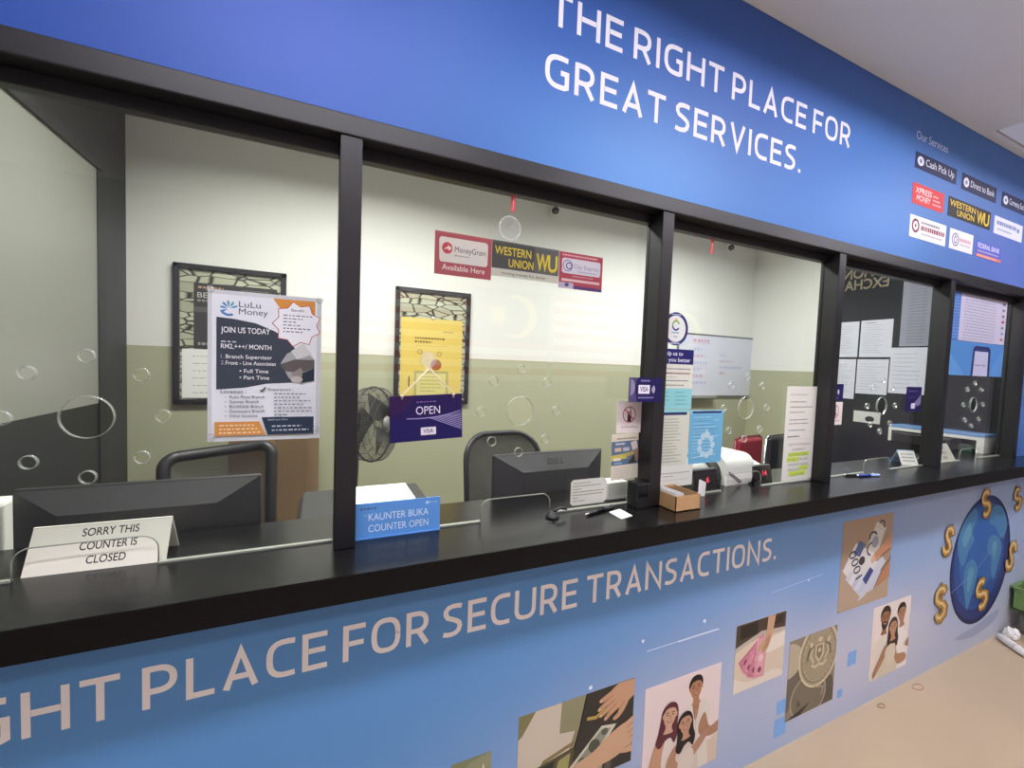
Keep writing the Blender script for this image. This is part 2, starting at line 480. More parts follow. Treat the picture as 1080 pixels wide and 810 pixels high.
def a_x(p):
    p.text('XPRESS', .08, .55, '#f4e8ea', .026, .15, bold=.006, shear=.15); p.text('MONEY', .12, .2, '#f4e8ea', .026, .13, bold=.006, shear=.15)
    for i in range(3): p.words(.64, .92 - .05 * (2 - i), .62 - .2 * i, .08, '#f0c9cc', i)
badge(2.54, 2.44, 2.837, 2.535, '#d8403f', 'red badge with white bold words', a_x)
def a_wu(p):
    p.text('WESTERN', .03, .56, '#f2cf2d', .030, .28, bold=.008); p.text('UNION', .20, .14, '#f2cf2d', .030, .19, bold=.008)
    p.text('W', .66, .16, '#f2cf2d', .062, .085, bold=.02); p.text('U', .83, .16, '#f2cf2d', .062, .065, bold=.02)
badge(2.886, 2.441, 3.36, 2.537, '#1b1a1c', 'black badge with yellow letters', a_wu)
def a_tr(p):
    p.words(.08, .80, .55, .22, '#7487b8', 3); p.words(.1, .62, .25, .1, '#93a2c6', 4); p.ell(.84, .6, .05, .14, '#8090bf')
badge(3.412, 2.436, 3.785, 2.532, '#e4e8f5', 'white badge with blue grey print at the end of the row', a_tr)
def a_bk(p):
    p.ell(.15, .55, .10, .32, '#7a2f38'); p.ell(.15, .55, .065, .21, '#f3f0f4'); p.ell(.15, .55, .02, .09, '#7a2f38')
    p.words(.30, .82, .72, .10, '#6c6470', 3); p.words(.30, .97, .42, .20, '#8d3a44', 8); p.words(.32, .9, .22, .06, '#a7a0aa', 6)
badge(2.536, 2.283, 2.884, 2.386, '#f3f2f8', 'white badge with round dark red seal', a_bk)
def a_ce(p):
    p.ring(.24, .5, .15, .34, .25, '#8c8aa8'); p.ring(.24, .5, .07, .2, .35, '#5b5f96'); p.words(.40, .93, .48, .16, '#d59aa6', 2); p.words(.42, .9, .28, .08, '#c9b4c2', 5)
badge(2.926, 2.284, 3.18, 2.384, '#f3f2f8', 'small white badge with ring emblem', a_ce)
def a_fb(p):
    p.text('FEDERAL BANK', .04, .58, '#f1f1fb', .026, .27, bold=.006); p.words(.04, .9, .34, .08, '#c8b6da', 7); p.rect(0, 0, 1, .2, '#e0806f'); p.words(.05, .85, .06, .07, '#f0c3b6', 7)
badge(3.225, 2.284, 3.532, 2.367, '#5a66cc', 'blue bank badge with orange strip', a_fb)

MURAL = print_gradient('printed_mural_vinyl', [(0, '#5a90ca'), (.3, '#6395cf'), (.62, '#98b1d8'), (1, '#c2c4d2')], (.17, -.42, .27), .42,
                       halos=[(.8, .3, .5, .3, '#9db0d2', .55), (1.3, .3, .42, .32, '#c2c3d3', .65), (1.7, .42, .3, .3, '#b2bfd6', .6), (2.1, .25, .4, .3, '#c8c6d4', .7), (2.75, .25, .6, .3, '#cbc9d6', .75), (3.1, .95, .9, .22, '#aeb0c0', .5)])
mur = thing('counter_mural', 'blue printed panel with slogan and photo collage under the black counter', 'mural', (1.5, .01, 0))
MB().box((WX0, 0, .0), (4.55, .02, 1.079), MURAL).build('mural_board', mur, origin=(0, 0, 0))
slogan_line('THE RIGHT PLACE FOR SECURE TRANSACTIONS.', -0.955, .851, '#f2eae8', .092, 2.672, mur, 'pale capital word of the slogan')
tx = front(0, 0, 1, 1, -.0006)
tx.stroke([(1.053, .628), (1.23, .629), (1.407, .628)], .003, '#cfe0f6'); tx.stroke([(1.2, .628), (1.407, .628)], .006, '#d7e6f8')
tag(tx.done('printed_streak', mur), 'thin white printed streak')
for x, z, r in ((1.034, .67, .006), (1.328, .676, .007), (.823, .565, .007), (1.95, .72, .005), (.27, .46, .006)):
    tx = front(0, 0, 1, 1, -.0006); tx.ell(x, z, r, r, '#e6eefb'); tx.done('printed_sparkle', mur)
for x, z, s in ((2.332, .270, .034), (1.82, .19, .03), (2.25, .12, .02), (1.82, .10, .04)): 
    tx = front(0, 0, 1, 1, -.0006); tx.rect(x - s, z - s, x + s, z + s, '#7fb0ea'); tx.done('printed_square', mur)
tx = front(0, 0, 1, 1, -.0006); tx.stroke([(1.7, .71), (2.05, .73)], .003, '#a5c4ee'); tx.done('printed_streak', mur)

SKIN, SKIN2, SKIN3 = '#c49a7c', '#a87a5c', '#8b5d42'
def photo(x0, z0, x1, z1, c, lab, art, name='printed_photo'):
    p = front(x0, z0, x1, z1, -.0010, thick=.0009, base=ink(c)); p.clip = True; art(p); tag(p.done(name, mur), lab)

def hand(p, cx, cy, s, rot, flip, c1, c2):
    """printed hand: wrist and palm, four unequal fingers, thumb"""
    ca, sa = math.cos(rot), math.sin(rot)
    def T(x, y):
        x *= flip; X = (x * ca - y * sa) * s; Y = (x * sa + y * ca) * s
        return (cx + X / p.W, cy + Y / p.H)
    p.blob([T(*q) for q in ((-1.6, -.25), (-.9, -.24), (-.35, -.34), (.2, -.33), (.42, -.1), (.4, .2), (.1, .36), (-.4, .36), (-.9, .26), (-1.6, .28))], c1)
    for y, L, b in ((-.25, .40, -.04), (-.09, .55, 0), (.08, .58, .03), (.23, .48, .08)):
        p.blob([T(.1, y - .07), T(.25 + L * .5, y - .085 + b * .4), T(.25 + L * .92, y - .06 + b), T(.27 + L, y + b), T(.25 + L * .92, y + .06 + b), T(.25 + L * .5, y + .08 + b * .4), T(.1, y + .08)], c1)
        p.stroke([T(.2, y - .08), T(.25 + L * .5, y - .085 + b * .4), T(.25 + L * .9, y - .065 + b)], .0022, c2)
        p.blob([T(.25 + L * .86, y - .03 + b), T(.26 + L * .97, y + b), T(.25 + L * .86, y + .03 + b)], '#dfc0ab', 3)
    p.blob([T(-.3, .25), T(-.05, .47), T(.25, .60), T(.46, .58), T(.47, .48), T(.28, .44), (T(.12, .28)), T(-.1, .15)], c1)
    p.stroke([T(-.05, .30), T(.12, .36), T(.3, .45)], .0022, c2)

def note(p, pts, base, seal, num=None):
    p.poly(pts, base)
    cx = sum(q[0] for q in pts) / 4; cy = sum(q[1] for q in pts) / 4
    sh = [(cx + (a - cx) * .86, cy + (b - cy) * .8) for a, b in pts]
    p.stroke(sh + [sh[0]], .002, seal)
    p.ell(cx, cy, .07, .07, seal)

def art_cash(p):
    p.poly([(0, 1), (.55, 1), (.42, .45), (.3, 0), (0, 0)], '#c9bfae')
    p.poly([(0, 1), (.13, 1), (.03, .78), (0, .75)], '#7d7a55'); p.poly([(.34, 1), (.55, 1), (.5, .62), (.33, .66)], '#8e8c6e')
    p.poly([(.55, 1), (1, 1), (1, 0), (.4, 0), (.48, .5)], '#3a3631')
    p.stroke([(.555, 1), (.5, .62), (.38, .02)], .006, '#1f1c18')
    p.poly([(.08, 0), (.16, .38), (.46, .45), (.44, .05)], '#57503a'); p.poly([(.13, .05), (.2, .36), (.3, .38), (.24, .06)], '#2f3433')
    p.poly([(.27, .06), (.33, .36), (.43, .4), (.4, .08)], '#9c9a63'); p.poly([(.18, .38), (.46, .48), (.45, .52), (.2, .43)], '#86774f')
    for i in range(4): p.poly([(.5 + .08 * i, 0), (.52 + .08 * i, .3), (.57 + .08 * i, .3), (.56 + .08 * i, 0)], ('#8d8577', '#6c3f39', '#a59a83', '#5b574d')[i])
    p.poly([(.42, .22), (.70, .57), (.84, .53), (.60, .14)], '#c9c8b6'); p.poly([(.46, .23), (.70, .53), (.79, .51), (.59, .18)], '#8f9182')
    p.ell(.64, .37, .05, .08, '#4f5348', .7); p.ell(.73, .49, .03, .04, '#5c6054'); p.ell(.53, .25, .03, .04, '#5c6054')
    hand(p, .86, .86, .115, math.radians(205), 1, SKIN, SKIN3); hand(p, .9, .34, .13, math.radians(200), -1, '#caa586', SKIN3)
    p.stroke([(.56, .72), (.64, .7), (.72, .76)], .012, '#b09a52')
photo(.565, .25, 1.006, .548, '#8a8368', 'printed photo of hands counting dollar notes over a till', art_cash)
def art_edge(p):
    p.poly([(0, .0), (.0, .7), (.45, .95), (1, 1), (1, 0)], '#8f9273'); p.poly([(.1, 0), (.3, .7), (.6, .5), (.8, .9), (1, .6), (1, 0)], '#cfcbb2'); p.ell(.35, .6, .15, .12, '#d9d6c4')
photo(.357, .2, .478, .474, '#7c8361', 'printed photo cut off by the lower picture edge', art_edge)

def figure_head(p, cx, cy, r, skin, hair, long=False, beard=False, tilt=0.):
    k = p.W / p.H; ct, st = math.cos(tilt), math.sin(tilt)
    def T(x, y): return (cx + r * (x * ct - y * st), cy + r * k * (x * st + y * ct))
    if long:
        p.blob([T(-.2, 1.35), T(.7, 1.15), T(1.1, .3), T(1.15, -.9), T(1.35, -1.9), T(.95, -2.9), T(.4, -2.3), T(-.3, -2.5), T(-.9, -3.1), T(-1.5, -2.6), T(-1.3, -1.6), T(-1.15, -.4), T(-1.0, .7)], hair)
    else: p.blob([T(-.95, .1), T(-.95, .8), T(-.45, 1.38), T(.35, 1.42), T(.92, .95), T(.95, .1), T(.4, -.1), T(-.4, -.1)], hair)
    p.blob([T(-.38, -.6), T(.38, -.6), T(.42, -1.3), T(.6, -1.75), T(-.6, -1.75), T(-.42, -1.3)], skin)
    for s_ in (-1, 1): p.blob([T(s_ * .78, .25), T(s_ * .95, .2), T(s_ * .92, -.15), T(s_ * .78, -.2)], skin, 3)
    p.blob([T(-.8, .45), T(-.5, .95), T(.5, .95), T(.8, .45), T(.76, -.25), T(.5, -.85), T(0, -1.12), T(-.5, -.85), T(-.76, -.25)], skin)
    if beard: p.blob([T(-.76, -.1), T(-.5, -.38), T(0, -.3), T(.5, -.38), T(.76, -.1), T(.55, -.9), T(0, -1.25), T(-.55, -.9)], hair)
    p.blob([T(-.88, .3), T(-.75, 1.0), T(0, 1.3), T(.75, 1.0), T(.88, .3), T(.62, .68), T(.1, .82), T(-.5, .72)], hair)
    for s_ in (-1, 1):
        p.blob([T(s_ * .20, .12), T(s_ * .36, .19), T(s_ * .52, .12), T(s_ * .36, .06)], '#33241f', 3)
        p.stroke([T(s_ * .16, .32), T(s_ * .36, .38), T(s_ * .58, .31)], r * p.W * .08, '#33241f')
    p.stroke([T(.02, .1), T(.1, -.2), T(-.08, -.24)], r * p.W * .07, '#8f6248')
    p.blob([T(-.36, -.42), T(0, -.50), T(.36, -.42), T(.18, -.66), T(-.18, -.66)], '#9c5a52', 3)
    p.blob([T(-.27, -.46), T(0, -.52), T(.27, -.46), T(0, -.58)], '#efe6df', 3)

def art_three(p):
    p.blob([(-.1, -.1), (-.1, .12), (.35, .2), (.9, .25), (1.1, .42), (1.1, -.1)], '#d2c0ae')
    p.blob([(.52, -.1), (.50, .45), (.55, .66), (.66, .73), (.80, .68), (.88, .55), (.84, .30), (.86, -.1)], '#d9d2c8'); p.blob([(.62, .66), (.66, .72), (.71, .66), (.67, .5)], '#a9795c', 3)
    p.stroke([(.67, .62), (.68, .3)], .0025, '#b9b0a4')
    p.blob([(.80, .55), (.88, .38), (1.05, .43), (1.05, .33), (.9, .28), (.74, .34), (.72, .45)], '#a98067')
    figure_head(p, .655, .83, .095, '#b07f61', '#211c1d', tilt=.06)
    p.blob([(.08, -.1), (.14, .3), (.22, .47), (.36, .52), (.48, .42), (.5, -.1)], '#ddd3cb'); p.blob([(.16, .44), (.08, .2), (.12, .02), (.22, .05), (.24, .3), (.27, .46)], '#c09679')
    figure_head(p, .32, .66, .098, '#c9a189', '#5b2d36', long=True, tilt=-.08)
    p.blob([(.36, -.1), (.38, .28), (.46, .38), (.58, .40), (.68, .30), (.72, -.1)], '#d1c4ba'); p.blob([(.38, .32), (.30, .16), (.46, .06), (.70, .18), (.86, .34), (.82, .38), (.64, .26), (.48, .16), (.42, .2), (.44, .32)], '#b08870')
    figure_head(p, .53, .52, .092, '#bd9178', '#241d1e', long=True, tilt=.10)
    p.blob([(.46, .2), (.56, .26), (.66, .2), (.62, -.1), (.46, -.1)], '#d6cac0')
photo(1.058, .10, 1.434, .489, '#e2d3d2', 'printed photo of three smiling people in pale clothes', art_three)

def art_pink(p):
    p.rect(0, 0, 1, 1, '#d6c8b4'); p.poly([(0, .66), (.5, .80), (1, .74), (1, 1), (0, 1)], '#4d4138'); p.poly([(0, .60), (.5, .74), (1, .68), (1, .76), (.5, .81), (0, .67)], '#bdb2a6'); p.rect(.08, .78, .42, .97, '#2e2823'); p.rect(.60, .84, .95, .97, '#3a3029')
    p.blob([(.5, .60), (1.05, .70), (1.05, .5), (.6, .45)], '#e4dccf'); p.blob([(-.1, -.05), (-.1, .25), (.3, .1), (.8, .15), (1.1, .0), (1.1, -.1)], '#dfd6c8')
    pv = (.52, .62)
    for i, a in enumerate((-58, -40, -22, -4)):
        a = math.radians(a); d = (math.sin(a), -math.cos(a)); n_ = (math.cos(a), math.sin(a)); L0, L1, w = -.08, .47, .105
        q = [(pv[0] + d[0] * l + n_[0] * ww, pv[1] + (d[1] * l + n_[1] * ww) * p.W / p.H) for l, ww in ((L0, -w), (L0, w), (L1, w), (L1, -w))]
        p.poly(q, ('#c87e90', '#d694a3', '#cb8496', '#dba4ae')[i])
        sh = [(pv[0] + d[0] * l + n_[0] * ww, pv[1] + (d[1] * l + n_[1] * ww) * p.W / p.H) for l, ww in ((.08, -w * .75), (.08, w * .75), (L1 - .03, w * .75), (L1 - .03, -w * .75))]
        p.stroke(sh + [sh[0]], .0018, '#a65873'); p.ell(pv[0] + d[0] * .36, pv[1] + d[1] * .36 * p.W / p.H, .04, .045, '#8e4560'); p.ell(pv[0] + d[0] * .2, pv[1] + d[1] * .2 * p.W / p.H, .055, .05, '#e6c3c8')
    p.blob([(.63, 1.1), (.77, 1.1), (.74, .82), (.69, .62), (.62, .50), (.54, .47), (.52, .54), (.57, .66), (.60, .82)], '#c8a283'); p.blob([(.54, .66), (.46, .60), (.43, .54), (.47, .51), (.55, .56), (.60, .64)], '#c8a283')
    for k in range(3): p.stroke([(.53 + .04 * k, .48 + .02 * k), (.58 + .035 * k, .58 + .02 * k), (.61 + .03 * k, .68 + .02 * k)], .003, SKIN3)
photo(1.508, .335, 1.81, .614, '#d3c4ae', 'printed photo of a hand fanning pink banknotes', art_pink)

def art_coin(p):
    p.rect(0, 0, 1, 1, '#8d8372'); p.poly([(0, .55), (.35, .8), (.3, .3), (0, .1)], '#6e6658'); p.ell(-.02, .75, .3, .22, '#b9ad97')
    p.poly([(.1, 0), (.25, .45), (.95, .35), (1, .2), (1, 0)], '#5f584c'); p.ell(.45, .2, .38, .3, '#7a715f'); p.ring(.45, .2, .38, .3, .08, '#a49983')
    p.poly([(0, 0), (.5, .12), (.3, 0)], '#3d3830')
    p.ell(.62, .70, .42, .42, '#a4987f'); p.ring(.62, .70, .42, .42, .07, '#d4c7ab'); p.ring(.62, .70, .36, .36, .03, '#6f6551')
    for i in range(26):
        t = i * 2 * PI / 26; p.ell(.62 + .335 * math.cos(t), .70 + .335 * math.sin(t), .011, .011, '#c4b698')
    p.poly([(.53, .84), (.71, .84), (.71, .68), (.62, .6), (.53, .68)], '#c9bb9d'); p.poly([(.56, .82), (.68, .82), (.68, .7), (.62, .64), (.56, .7)], '#857a63'); p.ell(.62, .76, .03, .03, '#cfc2a4')
    for s in (-1, 1):
        p.stroke([(.62 + s * .12, .62), (.62 + s * .19, .72), (.62 + s * .15, .82), (.62 + s * .22, .9)], .012, '#cdbf9f')
        p.stroke([(.62 + s * .12, .84), (.62 + s * .23, .78), (.62 + s * .25, .66)], .008, '#766c58'); p.ell(.62 + s * .18, .86, .035, .03, '#cdbf9f')
    p.stroke([(.46, .6), (.54, .555), (.62, .58), (.70, .555), (.78, .6)], .012, '#d0c2a2'); p.ell(.62, .9, .05, .03, '#cdbf9f')
    p.text('A', .2, .12, '#474136', .03); p.stroke([(.55, .3), (.75, .25), (.72, .15)], .008, '#a69a82')
photo(1.85, .11, 2.192, .467, '#8d8372', 'printed photo of an engraved coin on a pile', art_coin)

def art_thousand(p):
    p.rect(0, .0, 1, 1, '#a28c77'); p.poly([(0, 0), (0, .5), (.3, .3), (.7, .15), (1, .3), (1, 0)], '#b19c86')
    note(p, [(.42, .58), (.66, .93), (.86, .83), (.66, .46)], '#c9c6bd', '#8e97a5')
    p.ring(.60, .76, .09, .07, .35, '#3a4352', a0=20, a1=200); p.ring(.76, .88, .07, .06, .35, '#3a4352', a0=-40, a1=140)
    p.poly([(.04, .46), (.26, .74), (.80, .5), (.48, .12), (.36, .17)], '#d6d6d6')
    for i in range(5): p.poly([(.1 + .06 * i, .36 - .05 * i), (.2 + .07 * i, .44 - .03 * i), (.5 + .08 * i, .14 + .05 * i), (.42 + .06 * i, .10 + .01 * i)], ('#c7cad3', '#d9dade', '#b9c0d2', '#cfd3de', '#bcc5da')[i])
    p.poly([(.22, .62), (.33, .76), (.45, .7), (.35, .57)], '#56678f'); p.ell(.40, .52, .06, .05, '#3d3638')
    p.poly([(.44, .3), (.58, .42), (.70, .34), (.62, .2), (.5, .24)], '#3a4a86'); p.poly([(.36, .06), (.8, .52), (.9, .44), (.5, .1)], '#c4c9d6')
    p.ring(.58, .63, .10, .08, .25, '#3b4556', a0=90, a1=260)
    Q = Print(p.P(.14, .64, p.k), tuple((p.P(.34, .27) - p.P(.14, .64)).normalized()), tuple((p.P(.51, .74) - p.P(.14, .64)).normalized()), NF, 1, 1)
    Q.e = p.e; Q.k = 3; Q.text('0001', 0, -.005, '#2c3444', .055, .155, mirror=False); p.k += 8
    for vs, fs, mm in ((Q.v, Q.f, Q.mats),): p.add(vs, fs, mm[0])
    p.poly([(1, .78), (.84, .66), (.66, .58), (.58, .50), (.60, .46), (.68, .48), (.84, .55), (1, .6)], '#c08e6f'); p.poly([(.58, .5), (.60, .46), (.68, .49), (.66, .55)], '#d8ad90')
    p.poly([(1, .44), (.86, .36), (.74, .22), (.76, .16), (.86, .2), (1, .24)], '#b38263'); p.stroke([(1, .58), (.84, .53), (.7, .47)], .006, '#8a5a41')
    p.poly([(.72, .25), (.98, .46), (1, .5), (1, .46)], '#4d3a36')
photo(2.182, .52, 2.60, .946, '#a28c77', 'printed photo of a hand holding thousand notes', art_thousand)

def art_family(p):
    p.rect(0, 0, 1, 1, '#e6dcd6'); p.blob([(-.05, -.1), (-.02, .3), (.12, .52), (.34, .58), (.5, .45), (.62, -.1)], '#e0d7cb'); p.blob([(.55, .5), (.72, .60), (.92, .52), (1.0, .3), (.95, -.1), (.55, -.1)], '#ebe5e0')
    figure_head(p, .32, .80, .13, '#9a6d4f', '#2f2320', beard=True, tilt=-.08)
    figure_head(p, .76, .79, .115, '#ab8063', '#2a2122', tilt=.12)
    p.blob([(.28, -.1), (.32, .3), (.42, .44), (.56, .45), (.66, .36), (.72, .1), (.66, -.1)], '#d3cab4')
    figure_head(p, .54, .64, .11, '#bd8e6d', '#3c2a25', long=True, tilt=.08)
    p.blob([(.36, .42), (.24, .28), (.10, .12), (.10, .03), (.22, .12), (.36, .26), (.44, .36)], '#a77b5c'); p.blob([(.63, .38), (.70, .24), (.92, .20), (.95, .10), (.74, .08), (.62, .22)], '#b28768'); p.blob([(.90, .32), (1.05, .44), (1.05, .28)], '#a77b5c', 3)
    p.blob([(.36, .34), (.42, .16), (.52, .12), (.64, .24), (.62, .36), (.5, .42)], '#d8cfba')
photo(2.49, .104, 2.84, .479, '#e6dcd6', 'printed photo of a family of three hugging', art_family)

# globe and gold dollar signs
g = front(3.25, .15, 4.03, .93, -.0012, thick=.001)
def circ(p, cx, cy, r, c): p.ell(cx, cy, r, r, c, n=48)
circ(g, .5, .5, .5, '#23294f'); circ(g, .49, .51, .475, '#2c3a73'); circ(g, .47, .54, .42, '#315192'); circ(g, .45, .57, .33, '#3463a8')
for pts in ([(.08, .72), (.18, .86), (.32, .92), (.36, .84), (.30, .74), (.34, .68), (.26, .6), (.2, .5), (.12, .56)], [(.24, .5), (.36, .52), (.44, .42), (.38, .26), (.32, .14), (.26, .26), (.22, .38)],
            [(.62, .9), (.78, .88), (.9, .74), (.86, .62), (.76, .66), (.68, .74), (.58, .78)], [(.60, .66), (.72, .66), (.84, .56), (.8, .42), (.74, .3), (.68, .38), (.66, .5), (.58, .56)], [(.44, .94), (.56, .95), (.54, .88), (.46, .88)]):
    g.blob(pts, '#4a7fae')
for pts in ([(.14, .72), (.24, .82), (.28, .74), (.2, .64)], [(.28, .44), (.36, .46), (.36, .34), (.3, .28)], [(.66, .6), (.74, .6), (.72, .46)]): g.blob(pts, '#5f97b6')
g.stroke([(.02, .32), (.4, .42), (.75, .6), (1.0, .8)], .004, '#7d93c4'); g.blob([(.16, -.05), (.5, -.02), (.88, .03), (.8, -.06), (.45, -.10)], '#9fa9c4')
tag(g.done('printed_globe', mur), 'dark blue printed globe')
def dollar(cx, cz, h, rot, seed):
    p = front(cx - h / 2, cz - h / 2, cx + h / 2, cz + h / 2, -.006, thick=.001, e=8e-5)
    ca, sa = math.cos(rot), math.sin(rot)
    T = lambda x, y: (.5 + x * ca - y * sa, .5 + x * sa + y * ca)
    S = [(.2, .22), (.12, .33), (-.05, .36), (-.19, .28), (-.2, .14), (-.08, .03), (.1, -.04), (.2, -.15), (.17, -.29), (.02, -.36), (-.14, -.32), (-.21, -.21)]
    p.stroke([T(0, .5), T(0, -.5)], .16 * h * .6, '#8a6a2f'); p.stroke([T(x + .03, y - .02) for x, y in S], .21 * h, '#6f5226')
    p.stroke([T(*q) for q in S], .19 * h, '#b0894a'); p.stroke([T(x - .02, y + .015) for x, y in S], .07 * h, '#dcc48c')
    tag(p.done('printed_dollar_sign', mur), 'golden printed dollar sign')
dollar(3.16, .37, .24, .1, 1); dollar(3.185, .72, .19, -.35, 2); dollar(3.62, .885, .20, .3, 3); dollar(4.07, .87, .18, .4, 4); dollar(3.67, .325, .24, .45, 5); dollar(4.05, .50, .22, -.5, 6)

sp = MB().box((4.003, 0, 1.141), (WX1, .02, 2.177), FASC).build('side_panel', origin=(0, 0, 0))
tag(sp, 'plain blue panel to the right of the last service window', 'panel')

# ------------------------------------------------------------------ window frame
fr = thing('window_frame', 'black metal frame dividing the counter into five service windows', 'window frame', (1.5, .03, 1.14))
MB().box((WX0 + .3, -.004, 2.13), (4.003, .085, 2.178), BLACK, .003).build('header', fr)
for a, b in ((-.93, .04), (.09, 1.026), (1.076, 2.01), (2.057, 2.99), (3.04, 3.95)):
    MB().box((a, .045, 2.10), (b, .075, 2.1305), BLACK, .002).build('top_rail', fr)
for a, b in ((-.98, -.93), (.04, .09), (1.026, 1.076), (2.01, 2.057), (2.99, 3.04), (3.95, 4.003)):
    MB().box((a, 0, 1.1405), (b, .075, 2.1305), BLACK, .002).build('post', fr)

# ------------------------------------------------------------------ glass panes with speak holes
def pane(n, x0, x1, cx):
    cz = 1.468; cu = bpy.data.curves.new('g', 'CURVE'); cu.dimensions = '2D'; cu.fill_mode = 'BOTH'; cu.extrude = .004
    def loop(pts):
        s = cu.splines.new('POLY'); s.points.add(len(pts) - 1); s.use_cyclic_u = True
        for p, q in zip(s.points, pts): p.co = (q[0], q[1], 0, 1)
    sx0, sx1, top, r = cx - .117, cx + .117, 1.205, .03
    slot = [(sx0, 1.1406)] + [(sx0 + r - r * math.cos(t), top - r + r * math.sin(t)) for t in [PI / 2 * i / 6 for i in range(7)]] + \
           [(sx1 - r + r * math.sin(t), top - r + r * math.cos(t)) for t in [PI / 2 * i / 6 for i in range(7)]] + [(sx1, 1.1406)]
    loop([(x0, 1.1406)] + slot + [(x1, 1.1406), (x1, 2.13), (x0, 2.13)])
    holes = [(cx, cz, .043)] + [(cx + .126 * math.cos(k * PI / 4), cz + .126 * math.sin(k * PI / 4), .0125) for k in range(8)]
    for hx, hz, hr in holes: loop([(hx + hr * math.cos(2 * PI * i / 28), hz + hr * math.sin(2 * PI * i / 28)) for i in range(28)])
    ob = bpy.data.objects.new('g', cu); COL.objects.link(ob)
    dg = bpy.context.evaluated_depsgraph_get(); dg.update()
    me = ob.evaluated_get(dg).to_mesh()
    mb = MB(); mb.add([(v.co.x, .060 - v.co.z, v.co.y) for v in me.vertices], [list(p.vertices) for p in me.polygons], GLASS)
    ob.evaluated_get(dg).to_mesh_clear(); bpy.data.objects.remove(ob); bpy.data.curves.remove(cu)
    w = struct(mb.build('window_%d' % n)); 
    for hx, hz, hr in holes:
        MB().lathe([(hr, -.0042), (hr + .0018, -.0042), (hr + .0018, .0042), (hr, .0042), (hr, -.0042)], (hx, .060, hz), (0, 1, 0), RIM, 28).build('speak_hole_rim' if hr > .03 else 'vent_hole_rim', w)
    MB().tube([(p[0], .060, p[1]) for p in slot], .0015, GEDGE, 6).build('pass_slot_edge', w)
    MB().box((x0 + .001, .0545, 1.1402), (sx0, .0655, 1.1445), GEDGE).box((sx1, .0545, 1.1402), (x1 - .001, .0655, 1.1445), GEDGE).build('bottom_edge', w)
pane(1, -.93, .04, -.433); pane(2, .09, 1.026, .559); pane(3, 1.076, 2.01, 1.563); pane(4, 2.057, 2.99, 2.549); pane(5, 3.04, 3.95, 3.538)

# ------------------------------------------------------------------ counter
ct = thing('service_counter', 'long black laminate counter running under all the service windows', 'counter', (1.5, .06, 1.08))
MB().box((WX0, -.139, 1.08), (5.6, .020, 1.14), LAMINATE).box((WX0, .02, 1.08), (4.0, .25, 1.14), LAMINATE).build('countertop', ct)
MB().box((WX0, -.1415, 1.0795), (5.6, -.139, 1.1392), EDGE).build('front_edge', ct)
dk = thing('work_desk', 'black desk top standing lower behind the service counter', 'desk', (1.5, .47, 0))
MB().box((-.93, .26, .72), (4.0, .68, .75), LAMINATE, .003).build('desk_top', dk)
for x in (-.85, .9, 2.4, 3.95): MB().box((x - .02, .28, 0), (x + .02, .66, .72), PLASTIC, .002).build('leg_panel', dk)

# ------------------------------------------------------------------ door and papers at the far end
d = struct(MB().box((4.075, .1, 0), (4.12, 1.17, CEIL), mat('tinted_door_panel', '#191d22', rough=.22)).build('door_1'))
def endpanel(y0, z0, y1, z1, mirror=False, x=4.073, **k):
    return Print((x, y0 if mirror else y1, z0), (0, 1 if mirror else -1, 0), U, (-1, 0, 0), y1 - y0, z1 - z0, **k)
p = endpanel(0, 2, 1, 3, True, x=4.0745)
p.text('MONEY', .875, .425, '#7d7562', .078, .33, bold=.022); p.text('EXCHANGE', .767, .33, '#7d7562', .078, .50, bold=.022)
tag(p.done('lettering', d), 'gold mirrored lettering')
p = endpanel(.756, 1.235, .942, 1.327, base=ink('#c9cbc6'), thick=.004); p.ell(.62, .35, .17, .26, '#2b2c2c'); p.done('lock_plate', d)
PAPER2 = mat('notice_paper', '#c9ccd6', rough=.8, spec=.2)
def notice(y0, z0, y1, z1, lab, n, x, seed, head=False):
    p = endpanel(y0, z0, y1, z1, x=x, base=PAPER2, thick=.0008)
    if head: p.words(.12, .5, .92, .02, '#5b5d68', seed)
    p.para(.1, .9, .86, .12, n, .012, '#8d90a0', seed)
    tag(p.done('notice_sheet'), lab, 'notice', 'notices on the dark door')
notice(.948, 1.77, 1.155, 2.065, 'upper left printed notice on the dark door, half behind a post', 12, 4.0741, 1)
notice(.718, 1.77, .935, 2.068, 'upper right printed notice on the dark door with bold heading', 13, 4.0741, 2, True)
notice(.728, 1.47, .942, 1.752, 'lower middle faded notice on the dark door', 10, 4.0741, 3)
notice(.952, 1.42, 1.155, 1.752, 'lower left notice on the dark door beside the card sticker', 14, 4.0741, 4)
notice(.495, 1.49, .72, 1.842, 'large pale notice on the dark door overlapping the others', 9, 4.0733, 5)
p = endpanel(.5, 1.852, .672, 2.395, x=4.0741, base=mat('grey_sheet', '#8c8f9b', rough=.8), thick=.0008)
for i in range(22): p.words(.25, .9, .95 - i * .043, .008, '#5e6272', i)
tag(p.done('rate_list'), 'tall grey rate list high on the dark door', 'notice')

